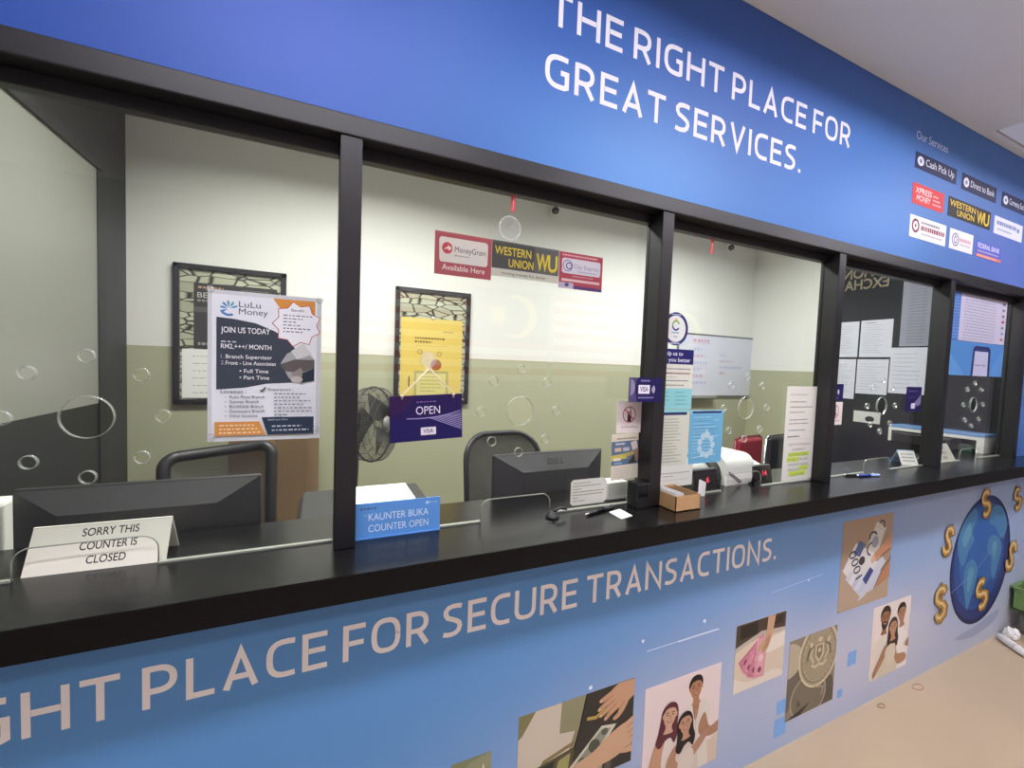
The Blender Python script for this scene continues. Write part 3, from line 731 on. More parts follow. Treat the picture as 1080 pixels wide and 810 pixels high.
# ------------------------------------------------------------------ framed boards, whiteboard, cameras on back wall
STONE = bpy.data.materials.new('stone_wallpaper'); STONE.use_nodes = True
nt = STONE.node_tree; N = nt.nodes.new; L = nt.links.new
tc = N('ShaderNodeTexCoord'); mp = N('ShaderNodeMapping'); mp.inputs['Scale'].default_value = (9, 1, 26)
ns = N('ShaderNodeTexNoise'); ns.inputs['Scale'].default_value = 2; ad = N('ShaderNodeMix'); ad.data_type = 'VECTOR'; ad.inputs[0].default_value = .06
vo = N('ShaderNodeTexVoronoi'); vo.feature = 'DISTANCE_TO_EDGE'; vo.inputs['Scale'].default_value = 1; vo.inputs['Randomness'].default_value = .75
v2 = N('ShaderNodeTexVoronoi'); v2.inputs['Scale'].default_value = 1; v2.inputs['Randomness'].default_value = .75
cr = N('ShaderNodeValToRGB'); cr.color_ramp.elements[0].position = .02; cr.color_ramp.elements[0].color = lin('#38392c'); cr.color_ramp.elements[1].position = .07; cr.color_ramp.elements[1].color = (1, 1, 1, 1)
cc = N('ShaderNodeValToRGB'); cc.color_ramp.elements[0].color = lin('#9a9c84'); cc.color_ramp.elements[1].color = lin('#c3c6ae')
mu = N('ShaderNodeMix'); mu.data_type = 'RGBA'; mu.blend_type = 'MULTIPLY'; mu.inputs[0].default_value = 1
L(tc.outputs['Object'], mp.inputs[0]); L(mp.outputs[0], ns.inputs['Vector']); L(mp.outputs[0], ad.inputs[4]); L(ns.outputs['Color'], ad.inputs[5])
L(ad.outputs[1], vo.inputs['Vector']); L(ad.outputs[1], v2.inputs['Vector']); L(vo.outputs['Distance'], cr.inputs[0]); L(v2.outputs['Color'], cc.inputs[0])
L(cr.outputs[0], mu.inputs[6]); L(cc.outputs[0], mu.inputs[7]); L(mu.outputs[2], nt.nodes['Principled BSDF'].inputs['Base Color'])
def notice_board(x0, x1, z0, z1, lab, deco):
    t = thing('notice_board', lab, 'notice board', ((x0 + x1) / 2, YB, z0), None)
    w = .03; f = MB()
    for a in (((x0, z0), (x0 + w, z1)), ((x1 - w, z0), (x1, z1)), ((x0, z0), (x1, z0 + w)), ((x0, z1 - w), (x1, z1))):
        f.box((a[0][0], YB - .028, a[0][1]), (a[1][0], YB - .0005, a[1][1]), BLACK, .003)
    f.build('frame', t)
    b = MB().box((x0 + .01, YB - .012, z0 + .01), (x1 - .01, YB - .001, z1 - .01), STONE).build('backing', t)
    deco(t)
def deco1(t):
    p = front(-.655, 1.63, -.235, 2.01, YB - .0135, base=ink('#3a3a39'), thick=.001)
    p.words(.05, .35, .92, .03, '#b0906f', 1); p.text('BE A', .04, .78, '#b9b9b2', .03, .1, bold=.003); p.words(.04, .3, .72, .03, '#8c8c86', 2)
    p.rect(0, .56, 1, .64, '#565653'); p.poly([(.18, .22), (.3, .3), (.4, .42), (.36, .28), (.24, .2)], '#c8b48a'); p.words(.05, .5, .06, .04, '#9b9b93', 4); p.rect(.55, .86, .9, .95, '#5d5d5a')
    p.done('dark_poster', t)
    p = front(-.71, 1.345, -.215, 1.628, YB - .0135, base=PAPER, thick=.001)
    p.para(.1, .95, .85, .1, 6, .015, '#a7a7a2', 3); p.done('white_sheet', t)
notice_board(-.75, -.185, 1.308, 2.112, 'black framed board with stone pattern behind the job poster', deco1)
def deco2(t):
    p = front(.517, 1.345, .957, 1.907, YB - .0135, base=ink('#d2bb62'), thick=.001)
    p.words(.68, .84, .835, .016, '#8a8459', 1); p.words(.22, .72, .74, .022, '#5b5638', 2); p.words(.22, .5, .695, .022, '#5b5638', 3)
    p.stroke([(.22, .655), (.75, .66)], .002, '#9d9150'); p.ring(.3, .58, .04, .03, .3, '#77704a'); p.ring(.62, .56, .04, .03, .3, '#8b845c')
    p.ell(.57, .42, .09, .07, '#9a5b3a'); p.rect(.22, .02, .78, .34, '#a5a06a'); p.rect(.26, .02, .74, .31, '#cfc37e'); p.para(.32, .7, .26, .08, 5, .012, '#9b9258', 8)
    p.rect(.13, .14, .15, .27, '#4a452c'); p.done('yellow_poster', t)
    MB().lathe([(.0, 0), (.012, 0), (.012, .006), (0, .008)], (.737, YB - .0145, 1.912), (0, -1, 0), WHITEP, 12).build('pin', t)
notice_board(.475, 1.012, 1.30, 2.11, 'black framed board with yellow poster behind the hanging open sign', deco2)

wb = thing('whiteboard', 'large whiteboard with faint pen notes on the far back wall', 'whiteboard', (3.55, YB, 1.35))
p = front(3.07, 1.37, 4.085, 1.955, YB - .016, base=mat('whiteboard_face', '#cdd0dc', rough=.3), thick=.012)
p.words(.18, .40, .88, .045, '#c59bb4', 1); p.stroke([(.17, .86), (.42, .86)], .004, '#c59bb4')
for i in range(6): p.words(.2, .3 + .04 * (i % 3), .74 - .11 * i, .045, ('#b9bbd6', '#c3b2cc', '#b3b6d3')[i % 3], i + 3)
for i in range(4): p.words(.55, .62 + .12 * (i % 3), .66 - .1 * i, .04, ('#b9bbd6', '#c9b0c4', '#b3b6d3', '#cda3b2')[i], i + 20)
p.done('board_face', wb)
f = MB()
for lo, hi in (((3.06, 1.36), (3.072, 1.965)), ((4.083, 1.36), (4.095, 1.965)), ((3.06, 1.36), (4.095, 1.372)), ((3.06, 1.953), (4.095, 1.965))):
    f.box((lo[0], YB - .022, lo[1]), (hi[0], YB - .0005, hi[1]), mat('alu_frame', '#8e9092', rough=.35, metal=.6))
f.build('frame', wb)
MB().box((3.15, YB - .07, 1.345), (3.55, YB - .022, 1.372), mat('grey_tray', '#8b8c84', rough=.6), .003).build('pen_tray', wb)
for x, lab in ((1.66, 'small white security camera high above the open sign window'), (3.6, 'small white security camera high in the far corner')):
    t = thing('security_camera', lab, 'camera', (x, YB - .06, CEIL - .09))
    MB().lathe([(0, 0), (.045, 0), (.05, -.02), (.045, -.035), (.015, -.04), (.015, -.075), (0, -.075)], (x, YB - .06, CEIL - .001), (0, 0, 1), WHITEP, 20).build('mount', t)
    MB().lathe([(0, -.05), (.02, -.045), (.036, -.02), (.036, .02), (.03, .04), (0, .042)], (x, YB - .07, CEIL - .10), (-.45, -.9, -.35), WHITEP, 20).build('body', t); bd = t.children[-1]
    MB().lathe([(0, .0405), (.029, .0405), (.028, .046), (0, .05)], (x, YB - .07, CEIL - .10), (-.45, -.9, -.35), mat('lens_black', '#0c0c0e', rough=.1), 16).build('lens', bd)

# ------------------------------------------------------------------ posters and stickers on the glass
YG = .0555     # outer face of the panes
def sheet(x0, z0, x1, z1, base, y=YG, thick=.0008, skew=0.):
    p = Print((x0, y - thick, z0), (math.cos(skew), 0, math.sin(skew)), (-math.sin(skew), 0, math.cos(skew)), NF, x1 - x0, z1 - z0, base=base, thick=thick)
    return p
def pad(x, z, r, par, y=YG - .0012, name='suction_pad', m=CLEARP):
    return MB().lathe([(0, .0), (r, .0), (r * .9, .003), (r * .4, .006), (0, .007)], (x, y, z), (0, -1, 0), m, 18).build(name, par)

lp = thing('job_poster', 'white and navy recruitment poster stuck on the leftmost glass', 'poster', (-.11, YG, 1.41))
p = sheet(-.226, 1.408, .006, 1.752, mat('poster_sleeve', '#c9cfd4', rough=.25), y=YG, thick=.001); p.done('plastic_sleeve', lp)
p = Print((-.218, YG - .0011, 1.421), R, U, NF, .214, .322, base=ink('#dfe5ec'), thick=.0002)
navy = '#3b4450'
for i in range(6):
    a = math.radians(205 - i * 38); cx, cy = .150, .905; W_, H_ = .075, .05
    d_ = lambda r, q: (cx + W_ * r * math.cos(q), cy + H_ * r * math.sin(q))
    p.poly([d_(.12, a), d_(.6, a + .30), d_(1.05, a + .22), d_(1.1, a + .02), d_(.75, a - .16)], ('#6c95c8', '#5f8fc2', '#4f83b8', '#5b98b8', '#62a6ad', '#5a9dc0')[i])
p.ring(cx, cy, .085, .055, .3, '#4f83b8', a0=200, a1=300, n=12)
p.text('LuLu', .24, .918, '#4a5564', .0135, .043, bold=.002); p.text('Money', .24, .868, '#4a5564', .0135, .058)
arc = [(.62 + .16 * i / 10, .715 + .0 * i) for i in range(11)]
p.poly([(.04, .84), (.2, .832), (.4, .81), (.58, .76), (.72, .70), (.80, .62), (.83, .5), (.98, .48), (.98, .40), (.74, .385), (.5, .375), (.3, .345), (.04, .33)], navy)
# orange burst
p.poly([(.56, 1), (.98, 1), (.98, .84), (.62, .83), (.66, .9)], '#d08f45')
burst = []
for i in range(18):
    a = 2 * PI * i / 18; k = 1 if i % 2 else .80
    burst.append((.80 + .25 * k * math.cos(a), .82 + .17 * k * math.sin(a)))
p.poly(burst, '#b6413f'); p.poly([(.80 + (a - .80) * .96, .82 + (b - .82) * .965) for a, b in burst], '#e6eaf0')
p.text('Benefit :', .74, .915, '#4a4f57', .0062, .032, bold=.002)
for i in range(6): p.words(.66, .66 + (.30, .2, .13, .18, .29, .2)[i], .88 - .024 * i, .008, '#6d737c', i)
p.text('JOIN US TODAY', .08, .735, '#eef2f6', .0125, .097, bold=.006)
p.words(.08, .24, .665, .01, '#b8c0c9', 2); p.text('RM2,+++/ MONTH', .08, .622, '#eef2f6', .0105, .10, bold=.005)
p.text('1.', .08, .553, '#aab3bc', .0085); p.text('Branch Supervisor', .125, .553, '#eef2f6', .0085, .092, bold=.004)
p.text('2.', .08, .508, '#aab3bc', .0085); p.text('Front - Line Associates', .125, .508, '#eef2f6', .0085, .100, bold=.003)
p.text('• Full Time', .25, .452, '#eef2f6', .0085, .058, bold=.004); p.text('• Part Time', .25, .405, '#eef2f6', .0085, .06, bold=.004)
# handshake picture
p.poly([(.7, .6), (.86, .66), (.98, .56), (.98, .42), (.85, .37), (.72, .42), (.64, .53)], '#9fa4a6')
p.poly([(.74, .62), (.86, .68), (.95, .6), (.8, .56)], '#c9cdcc'); p.poly([(.63, .52), (.78, .56), (.98, .56), (.98, .50), (.84, .46), (.68, .47)], '#5e5a58')
p.poly([(.74, .45), (.84, .5), (.9, .43), (.8, .39)], '#8d8884'); p.poly([(.86, .46), (.98, .5), (.98, .40), (.84, .385)], '#2b3240'); p.ell(.8, .41, .06, .025, '#b7b3ad')
p.text('Location :', .08, .305, '#3b4149', .0075, .05, bold=.004)
for i, s in enumerate(('Pudu Plaza Branch', 'Sunway Branch', 'Brickfields Branch', 'Damansara Branch', 'Other locations')):
    p.text('•', .12, .268 - .034 * i, '#3b4149', .006); p.text(s, .16, .268 - .034 * i, '#3b4149', .0062, (.070, .058, .068, .070, .056)[i], bold=.003)
p.stroke([(.445, .33), (.46, .318), (.495, .35)], .003, '#4a4f57')
p.text('Requirement :', .52, .325, '#3b4149', .0062, .052, bold=.003)
for i in range(7): p.words(.58, (.9, .85, .97, .9, .97, .97, .72)[i], .298 - .026 * i, .008, '#6d737c', i + 30)
p.poly([(.03, .1), (.44, .1), (.50, .0), (.03, 0)], '#d0924e')
for i in range(3): p.words(.07, .40 + .03 * i, .07 - .027 * i, .009, '#f1d8b4', i + 9)
p.poly([(.46, .13), (.98, .13), (.98, 0), (.52, .0)], '#2a3a4c'); p.text('Submit your CV at', .52, .105, '#c3ccd6', .0042, .042)
for i in range(2): p.words(.56, .86 + .08 * i, .058 - .03 * i, .009, '#c3ccd6', i + 12)
p.done('printed_sheet', lp)
for x, z in ((-.221, 1.752), (.002, 1.748), (-.004, 1.431), (-.219, 1.418)): pad(x, z, .0085, lp)

def sticker(name, x0, z0, x1, z1, c, lab, cat, art, y=YG, skew=0., group=None):
    p = sheet(x0, z0, x1, z1, ink(c), y=y, skew=skew); art(p); o = p.done(name); tag(o, lab, cat, group); return o
def a_mg(p):
    p.poly([(.08, .36), (.1, .30), (.9, .30), (.93, .36), (.93, .82), (.9, .88), (.1, .88), (.07, .82)], '#d9d3cd')
    p.ell(.21, .63, .09, .135, '#c0464e'); p.poly([(.15, .60), (.22, .66), (.22, .7), (.29, .64), (.24, .56), (.23, .61)], '#e6d5d2'); p.text('MoneyGram', .34, .56, '#5a4b4d', .0155, .092, bold=.001); p.words(.34, .62, .46, .03, '#9a8f8d', 2)
    p.text('Available Here', .13, .12, '#f0e4e2', .0155, .125, bold=.001)
sticker('window_sticker', .285, 1.849, .4515, 1.966, '#a9525a', 'red sticker reading available here, left of three on the second glass', 'sticker', a_mg, y=.0655)
def a_wu2(p):
    p.rect(0, 0, 1, .22, '#c9c7bb'); p.text('WESTERN', .04, .62, '#dcc535', .023, .118, bold=.010); p.text('UNION', .24, .30, '#dcc535', .023, .082, bold=.010)
    p.rect(.62, .24, 1, 1, '#5f6060'); p.text('W', .65, .32, '#dcc535', .048, .042, bold=.02); p.text('U', .83, .32, '#dcc535', .048, .033, bold=.02); p.text('moving money for better', .14, .07, '#4d4a42', .008, .15)
sticker('window_sticker', .4525, 1.864, .6755, 1.966, '#4a4b4a', 'dark sticker with yellow block letters, middle of three on the second glass', 'sticker', a_wu2, y=.0655)
def a_ce2(p):
    p.words(.06, .9, .9, .04, '#e0b0b4', 1); p.poly([(.06, .46), (.1, .42), (.92, .42), (.95, .46), (.95, .8), (.92, .84), (.1, .84), (.06, .8)], '#d6d0dc')
    p.ring(.19, .63, .11, .16, .14, '#6b6d9c'); p.ring(.22, .63, .07, .1, .3, '#3e4489'); p.text('City Express', .33, .58, '#8e94bb', .013, .095); p.words(.42, .88, .48, .03, '#9a9cba', 4)
    p.words(.3, .8, .34, .03, '#dfabb0', 5); p.rect(.06, .2, .94, .27, '#e2bfc3'); p.rect(0, 0, 1, .09, '#5c3a78'); p.poly([(0, 0), (.33, .0), (.33, .16), (0, .16)], '#b9b0c8'); p.ell(.18, .1, .05, .05, '#4a4a86')
sticker('window_sticker', .6775, 1.853, .8405, 1.965, '#ad4656', 'red sticker with white panel and ring emblem, right of three on second glass', 'sticker', a_ce2, y=.0655)
for x, z0, z1, lab in ((.510, 2.052, 2.0995, 'short red tape strip hanging at top of the second glass'), (1.318, 2.043, 2.0995, 'short red tape strip hanging at top of the third glass')):
    p = sheet(x - .0065, z0, x + .0065, z1, ink('#c4444c'), y=YG); p.stroke([(.5, .1), (.5, .9)], .003, '#d98a8c'); tag(p.done('tape_strip'), lab, 'tape')
# clear suction cup left on pane two
t = thing('suction_cup', 'clear suction cup left on the second glass below the red tape', 'suction cup', (.505, YG, 1.975))
MB().lathe([(0, .004), (.012, .006), (.03, .003), (.036, .0), (.034, .0), (.012, .003), (0, .002)], (.502, YG - .0005, 2.003), (0, -1, 0), CLEARER, 24).build('cup', t)
MB().lathe([(.031, .0), (.036, .0), (.036, .002), (.031, .002), (.031, 0)], (.502, YG - .0005, 2.003), (0, -1, 0), CLEARP, 28).build('cup_rim', t)
MB().lathe([(0, .02), (.006, .02), (.007, .005), (0, .005)], (.502, YG - .0005, 2.003), (0, -1, 0), CLEARER, 12).build('knob', t)

# hanging OPEN sign
t = thing('open_sign', 'purple open sign hanging on white cord from the second glass', 'sign', (.276, .05, 1.39))
p = Print((.176, .046, 1.3885), (math.cos(.045), 0, math.sin(.045)), (-math.sin(.045), 0, math.cos(.045)), NF, .198, .124, base=ink('#21144f'), thick=.004)
p.poly([(0, 0), (1, 0), (1, .4), (.5, .45), (0, .5)], '#1d1656'); p.poly([(0, .55), (.0, 1), (.35, 1), (.2, .7)], '#301749')
p.words(.36, .64, .84, .025, '#7c5aa0', 1); p.text('OPEN', .35, .58, '#d9d3ea', .0215, .066)
p.stroke([(.22, .5), (.4, .49), (.6, .5), (.8, .55), (.98, .62)], .003, '#8f86c2')
for i in range(9): p.poly([(.52 + .045 * i, .50 + .006 * i), (.535 + .045 * i, .505 + .006 * i), (.99, .46 - .045 * (8 - i) + .11), (.99, .445 - .045 * (8 - i) + .11)], '#a9a2d6')
p.rect(.41, .12, .62, .29, '#dcd9e6'); p.text('VISA', .445, .165, '#2b2560', .011, .027, bold=.01)
p.done('sign_board', t)
for a in ((.203, 1.5135), (.343, 1.519)):
    MB().tube([(.274, .046, 1.590), ((a[0] + .274) / 2, .0435, (a[1] + 1.59) / 2), (a[0], .0415, a[1] + .004), (a[0], .0435, a[1] - .009)], .0019, CORD, 6).build('cord', t)
    MB().lathe([(0, .003), (.004, .002), (.004, -.002), (0, -.003)], (a[0], .0410, a[1]), (0, -1, 0), CORD, 10).build('cord_knot', t)
MB().lathe([(0, .008), (.008, .008), (.022, .002), (.023, 0), (0, 0)], (.274, YG - .0005, 1.612), (0, -1, 0), CLEARP, 24).build('suction_cup', t)
MB().tube([(.274, .048, 1.612), (.274, .040, 1.612), (.274, .038, 1.60), (.274, .041, 1.588), (.274, .046, 1.59)], .003, CLEARP, 8).build('hook', t)

# round sticker, help poster, white and blue sheets on pane three
t = MB(); p = Print((1.103, YG - .0008, 1.697), R, U, NF, .118, .118)
p.ell(.5, .5, .5, .5, '#2a2f6e', n=40); p.ell(.5, .5, .40, .40, '#dfe3e2', n=40)
p.ring(.5, .60, .16, .16, .34, '#7fae5c', a0=20, a1=190); p.ring(.5, .60, .16, .16, .34, '#2c4a86', a0=190, a1=330); p.poly([(.4, .74), (.5, .82), (.58, .74)], '#d3b34b')
p.words(.34, .66, .36, .05, '#6fa0b2', 1); p.words(.42, .58, .24, .05, '#9aa0a8', 2); p.words(.3, .7, .045, .04, '#cfd4ea', 3); p.words(.3, .7, .915, .03, '#cfd4ea', 4)
tag(p.done('round_sticker'), 'round white sticker with navy ring beside the second post', 'sticker')
t = thing('feedback_poster', 'tall white and turquoise customer notice column behind the second post', 'poster', (1.17, YG, 1.18))
p = sheet(1.0765, 1.63, 1.256, 1.684, ink('#1f1d68')); p.text('Help us to', .16, .58, '#e8e8f4', .014, .098, bold=.008); p.text('serve you better', .0, .16, '#e8e8f4', .014, .165, bold=.008); p.done('heading_strip', t)
p = sheet(1.0765, 1.468, 1.257, 1.63, ink('#d9dcd0')); p.words(.1, .95, .88, .03, '#8b8e8a', 1); p.words(.12, .95, .78, .035, '#8d5b62', 2); p.words(.2, .6, .7, .02, '#a6aaa4', 3); p.words(.1, .9, .62, .025, '#7b7f7e', 4); p.words(.1, .8, .52, .025, '#7b7f7e', 5)
p.rect(0, 0, 1, .46, '#8ccdd2'); p.para(.08, .45, .36, .1, 4, .02, '#5c9aa4', 7); p.para(.55, .92, .36, .1, 4, .02, '#5c9aa4', 9); p.done('upper_sheet', t)
p = sheet(1.0765, 1.262, 1.253, 1.466, ink('#cfd3c4')); p.rect(0, .95, 1, 1, '#8ccdd2'); p.rect(.0, .9, .92, .95, '#2b3866'); p.para(.08, .92, .82, .06, 15, .018, '#9ba198', 11); p.done('lower_sheet', t)
p = sheet(1.0765, 1.182, 1.283, 1.261, ink('#d9dbd3')); p.words(.05, .95, .62, .03, '#6f7472', 1); p.words(.3, .55, .48, .03, '#6f7472', 2); p.stroke([(.05, .3), (.9, .32)], .0012, '#9fa3a0'); p.stroke([(.05, .1), (.7, .11)], .0012, '#9fa3a0'); p.done('footer_sheet', t)
p = sheet(1.256, 1.260, 1.430, 1.462, ink('#6db0d4'), y=YG - .0009)
p.rect(0, .93, 1, 1, '#8fc8e2'); p.rect(.06, .94, .94, .98, '#26346a'); p.para(.1, .9, .86, .2, 12, .016, '#a8d3e6', 3); p.para(.1, .9, .8, .55, 4, .012, '#4f8fb6', 6)
for i in range(9):
    a = 2 * PI * i / 9; p.ell(.5 + .2 * math.cos(a), .34 + .19 * math.sin(a), .07, .06, '#b9d8e4')
p.poly([(.4, .5), (.5, .66), (.6, .5)], '#b9d8e4'); p.stroke([(.1, .12), (.8, .16)], .003, '#c5dfe9')
tag(p.done('blue_leaflet'), 'light blue leaflet with white ring drawing on third glass', 'leaflet')
# currency notice at pane three's right
p = Print((1.805, YG - .0015, 1.150), (1, 0, .0), (.0, 0, 1), NF, .204, .408, base=ink('#dfe0d8'), thick=.0008)
p.text('Dear Valued Customer,', .12, .905, '#7e807c', .008, .12); p.para(.12, .92, .83, .72, 3, .012, '#8c8e8a', 3); p.para(.12, .92, .64, .6, 2, .012, '#8c8e8a', 6); p.words(.12, .7, .53, .012, '#8c8e8a', 8); p.words(.1, .5, .46, .016, '#6f716d', 9)
p.stroke([(0, .435), (1, .44)], .001, '#b9bab2')
p.rect(.16, .255, .86, .30, '#c8e24e'); p.rect(.12, .20, .5, .25, '#c8e24e'); p.rect(.55, .105, .86, .15, '#c8e24e'); p.rect(.22, .045, .78, .095, '#c8e24e')
for i, (s, w) in enumerate((('COPY OF FOREIGN', .15), ('CURRENCY', .09), ('EXCHANGE BILL', .13), ('OF ALL FOR ANY', .14), ('AMOUNT PLEASE', .14), ('PRODUCE IT AT', .13), ('COUNTER', .09))):
    p.text(s, .5, .37 - .054 * i, '#8e908a', .011, w, align='c')
tag(p.done('currency_notice'), 'long white notice with yellow highlighter on the third glass', 'notice')

# small card stickers
def a_visa(p):
    p.poly([(0, 1), (.25, 1), (.17, .6), (.25, 0), (0, 0)], '#4f4772'); p.ell(.02, .6, .16, .35, '#8d86a8', a0=-80, a1=80, n=16); p.words(.35, .62, .84, .07, '#9a94c0', 1)
    p.rect(.28, .34, .62, .7, '#e9e9f0'); p.text('VISA', .33, .43, '#35336f', .016, .033, bold=.012)
    for k in range(3): p.ring(.66, .52, .05 + .035 * k, .1 + .06 * k, .25 if k else .5, '#c5c3da', a0=-50, a1=50, n=10)
    p.words(.28, .78, .15, .06, '#8f8ab8', 2)
def a_phone(p):
    p.rect(.43, .42, .58, .66, '#3d2f30'); p.stroke([(.55, .66), (.55, .8)], .003, '#3d2f30'); p.rect(.46, .57, .55, .63, '#c7c0bc'); p.rect(.43, .36, .58, .42, '#1f1a1b')
    p.ring(.5, .58, .27, .27 * p.W / p.H, .12, '#b2343f'); p.stroke([(.32, .74), (.68, .42)], .004, '#b2343f'); p.text('No Mobile Phones', .2, .16, '#7a5458', .0065, .07)
sticker('card_sticker', .918, 1.4995, 1.058, 1.580, '#1e1955', 'navy card payment sticker at the second post', 'sticker', a_visa, y=-.0005)
sticker('phone_ban_sticker', .920, 1.388, 1.024, 1.497, '#e3dcd9', 'white no phone sticker at the second post', 'sticker', a_phone)
def a_leaf(p):
    p.words(.2, .95, .88, .03, '#8a8570', 1); p.rect(0, .32, 1, .84, '#5e728c'); p.poly([(0, .42), (1, .55), (1, .62), (0, .52)], '#b0ac58'); p.poly([(0, .42), (.6, .46), (.4, .56), (0, .54)], '#c9bd5d')
    p.poly([(.7, .8), (.92, .84), (.98, .66), (.78, .62)], '#d3cdc4'); p.poly([(.82, .62), (1, .68), (1, .38), (.86, .4)], '#9b8172'); p.poly([(.6, .34), (.85, .54), (.9, .34)], '#3b3d38')
    p.rect(.12, .62, .36, .70, '#c9b7a4'); p.rect(.42, .62, .66, .70, '#b9bcc4'); p.words(.15, .5, .76, .05, '#c6cfdb', 3); p.rect(.08, .42, .34, .48, '#e1ddc6'); p.words(.1, .4, .345, .04, '#8fb8d2', 4); p.para(.1, .8, .24, .06, 4, .014, '#b5b2a4', 5)
sticker('brochure', .907, 1.226, 1.022, 1.384, '#d6d1bf', 'small colourful brochure taped under the no phone sticker', 'brochure', a_leaf, skew=.03)
sticker('card_sticker', 2.062, 1.495, 2.208, 1.572, '#1e1955', 'navy card payment sticker at the third post', 'sticker', a_visa)
sticker('phone_ban_sticker', 2.095, 1.384, 2.211, 1.489, '#e3dcd9', 'white no phone sticker at the third post', 'sticker', a_phone)
def a_pr(p):
    p.words(.1, .8, .8, .05, '#55487c', 1); p.poly([(.55, .35), (1, .72), (1, .3), (.75, .2)], '#6f6a92'); p.rect(.36, .12, .62, .34, '#c9c6d6'); p.words(.1, .6, .55, .04, '#55487c', 3)
sticker('purple_leaflet', 2.762, 1.436, 2.914, 1.566, '#211a52', 'dark purple leaflet beside the fourth post', 'leaflet', a_pr)
def a_mini(p): 
    p.para(.05, .95, .84, .1, 5, .03, '#77796f', 3)
p = Print((.749, YG - .0008, 1.156), R, U, NF, .142, .085)
p.poly([(.0, .1), (.06, 0), (.92, 0), (1, .12), (1, .86), (.9, 1), (.06, 1), (0, .9)], '#d3d4c8')
for i in range(7): p.words(.06, (.55, .85, .3, .95, .92, .22, .4)[i], .84 - .115 * i, .035, '#7e8075', i)
tag(p.done('glass_label'), 'small white rounded text label low on the second glass', 'label')
# poster on pane five
t = thing('transfer_poster', 'white rate list above blue phone advert on the last glass', 'poster', (3.52, YG, 1.64))
p = sheet(3.175, 1.835, 3.862, 2.098, ink('#c4c2d8'))
p.rect(0, .0, .13, 1, '#4e7cc4'); 
for i in range(15):
    p.words(.02, .11, .94 - .064 * i, .014, '#8fb0e0', i); p.words(.2, .8, .94 - .064 * i, .014, '#8487a4', i + 30)
for i in range(7): p.rect(.90, .9 - .135 * i, .95, .95 - .135 * i, ('#5d5a7c', '#6d6a84', '#8a5d6c', '#b23b4a', '#6c6a88', '#8a88a2', '#b05562')[i])
p.done('rate_sheet', t)
p = sheet(3.170, 1.638, 3.866, 1.832, ink('#4f86c6')); p.poly([(0, 0), (.3, 0), (0, .7)], '#5c95d0'); p.poly([(.7, 0), (1, 0), (1, .9)], '#5a8fcc')
p.poly([(.40, 0), (.42, .82), (.46, .9), (.70, .9), (.74, .82), (.75, 0)], '#2a3263'); p.poly([(.44, .0), (.45, .74), (.70, .74), (.71, 0)], '#b9bcd8'); p.words(.47, .68, .3, .05, '#8085a8', 2); p.rect(.45, .74, .7, .8, '#39427c')
p.done('phone_advert', t)

# ------------------------------------------------------------------ signs standing on the counter
def tent(name, x0, x1, y0, y1, z, h, lab, cat, mface, art, mback=None, yaw=0.):
    t = thing(name, lab, cat, ((x0 + x1) / 2, (y0 + y1) / 2, z))
    ym = (y0 + y1) / 2; th = .0022
    pv = Matrix.Translation(((x0 + x1) / 2, ym, 0)) @ Matrix.Rotation(yaw, 4, 'Z') @ Matrix.Translation((-(x0 + x1) / 2, -ym, 0))
    v = Vector((0, ym - y0, h)); Lh = v.length; v.normalize(); n = Vector((0, -v.z, v.y))
    p = Print((x0, y0, z), R, tuple(v), tuple(n), x1 - x0, Lh, base=mface, thick=th); art(p); p.xf(pv); p.done('front_face', t)
    b = MB().add([(x0, y1, z), (x1, y1, z), (x1, ym, z + h), (x0, ym, z + h), (x0, y1 - th, z), (x1, y1 - th, z), (x1, ym - th, z + h - .001), (x0, ym - th, z + h - .001)],
                 [[0, 1, 2, 3], [7, 6, 5, 4], [0, 4, 5, 1], [1, 5, 6, 2], [3, 2, 6, 7], [0, 3, 7, 4]], mback or mface); b.xf(pv); b.build('back_face', t)
    return t
CREAM = mat('cream_acrylic', '#dedccf', rough=.25)
def a_closed(p):
    for i, (s, w) in enumerate((('SORRY THIS', .098), ('COUNTER IS', .098), ('CLOSED', .067))): p.text(s, .55, .72 - .29 * i, '#2c2c2e', .016, w, bold=.012, align='c')
tent('closed_sign', -.541, -.303, .068, .158, 1.1402, .088, 'cream tent sign saying the counter is closed, at the leftmost window', 'sign', CREAM, a_closed, yaw=-.03)
def a_open2(p):
    p.words(.06, .24, .82, .05, '#4d5f78', 1); p.ell(.84, .86, .022, .05, '#b8d2ee'); p.words(.87, .97, .85, .03, '#b8d2ee', 2)
    p.text('“', .10, .52, '#a8c6ea', .016); p.text('KAUNTER BUKA', .15, .50, '#cfe0f4', .018, .158, bold=.004); p.text('COUNTER OPEN', .15, .18, '#cfe0f4', .018, .158, bold=.004)
BLUEA = mat('blue_acrylic', '#5b97dc', rough=.3)
t = thing('counter_sign', 'blue counter open sign leaning on glass beside the first post', 'sign', (.205, .03, 1.14))
vv = Vector((0, .004, .099)).normalized()
p = Print((.0915, .044, 1.1402), R, tuple(vv), (0, -vv.z, vv.y), .224, .0925, base=BLUEA, thick=.003); a_open2(p); p.done('sign_face', t)
MB().box((.0915, .0395, 1.1402), (.3155, .0545, 1.1432), BLUEA).build('foot', t)
def a_lines(p):
    for i in range(3): p.words(.12, .9, .68 - .22 * i, .09, '#8d8f8a', i)
tent('folded_card', 2.90, 2.985, .075, .155, 1.1402, .075, 'small folded card with blue side by the fourth post', 'card', WHITEP, a_lines, mat('pale_blue_card', '#8fb2da', rough=.5), yaw=-.5)
def a_closed3(p):
    for i, (s, w) in enumerate((('SORRY THIS', .09), ('COUNTER IS', .09), ('CLOSED', .06))): p.text(s, .5, .68 - .27 * i, '#55504e', .015, w, bold=.008, align='c')
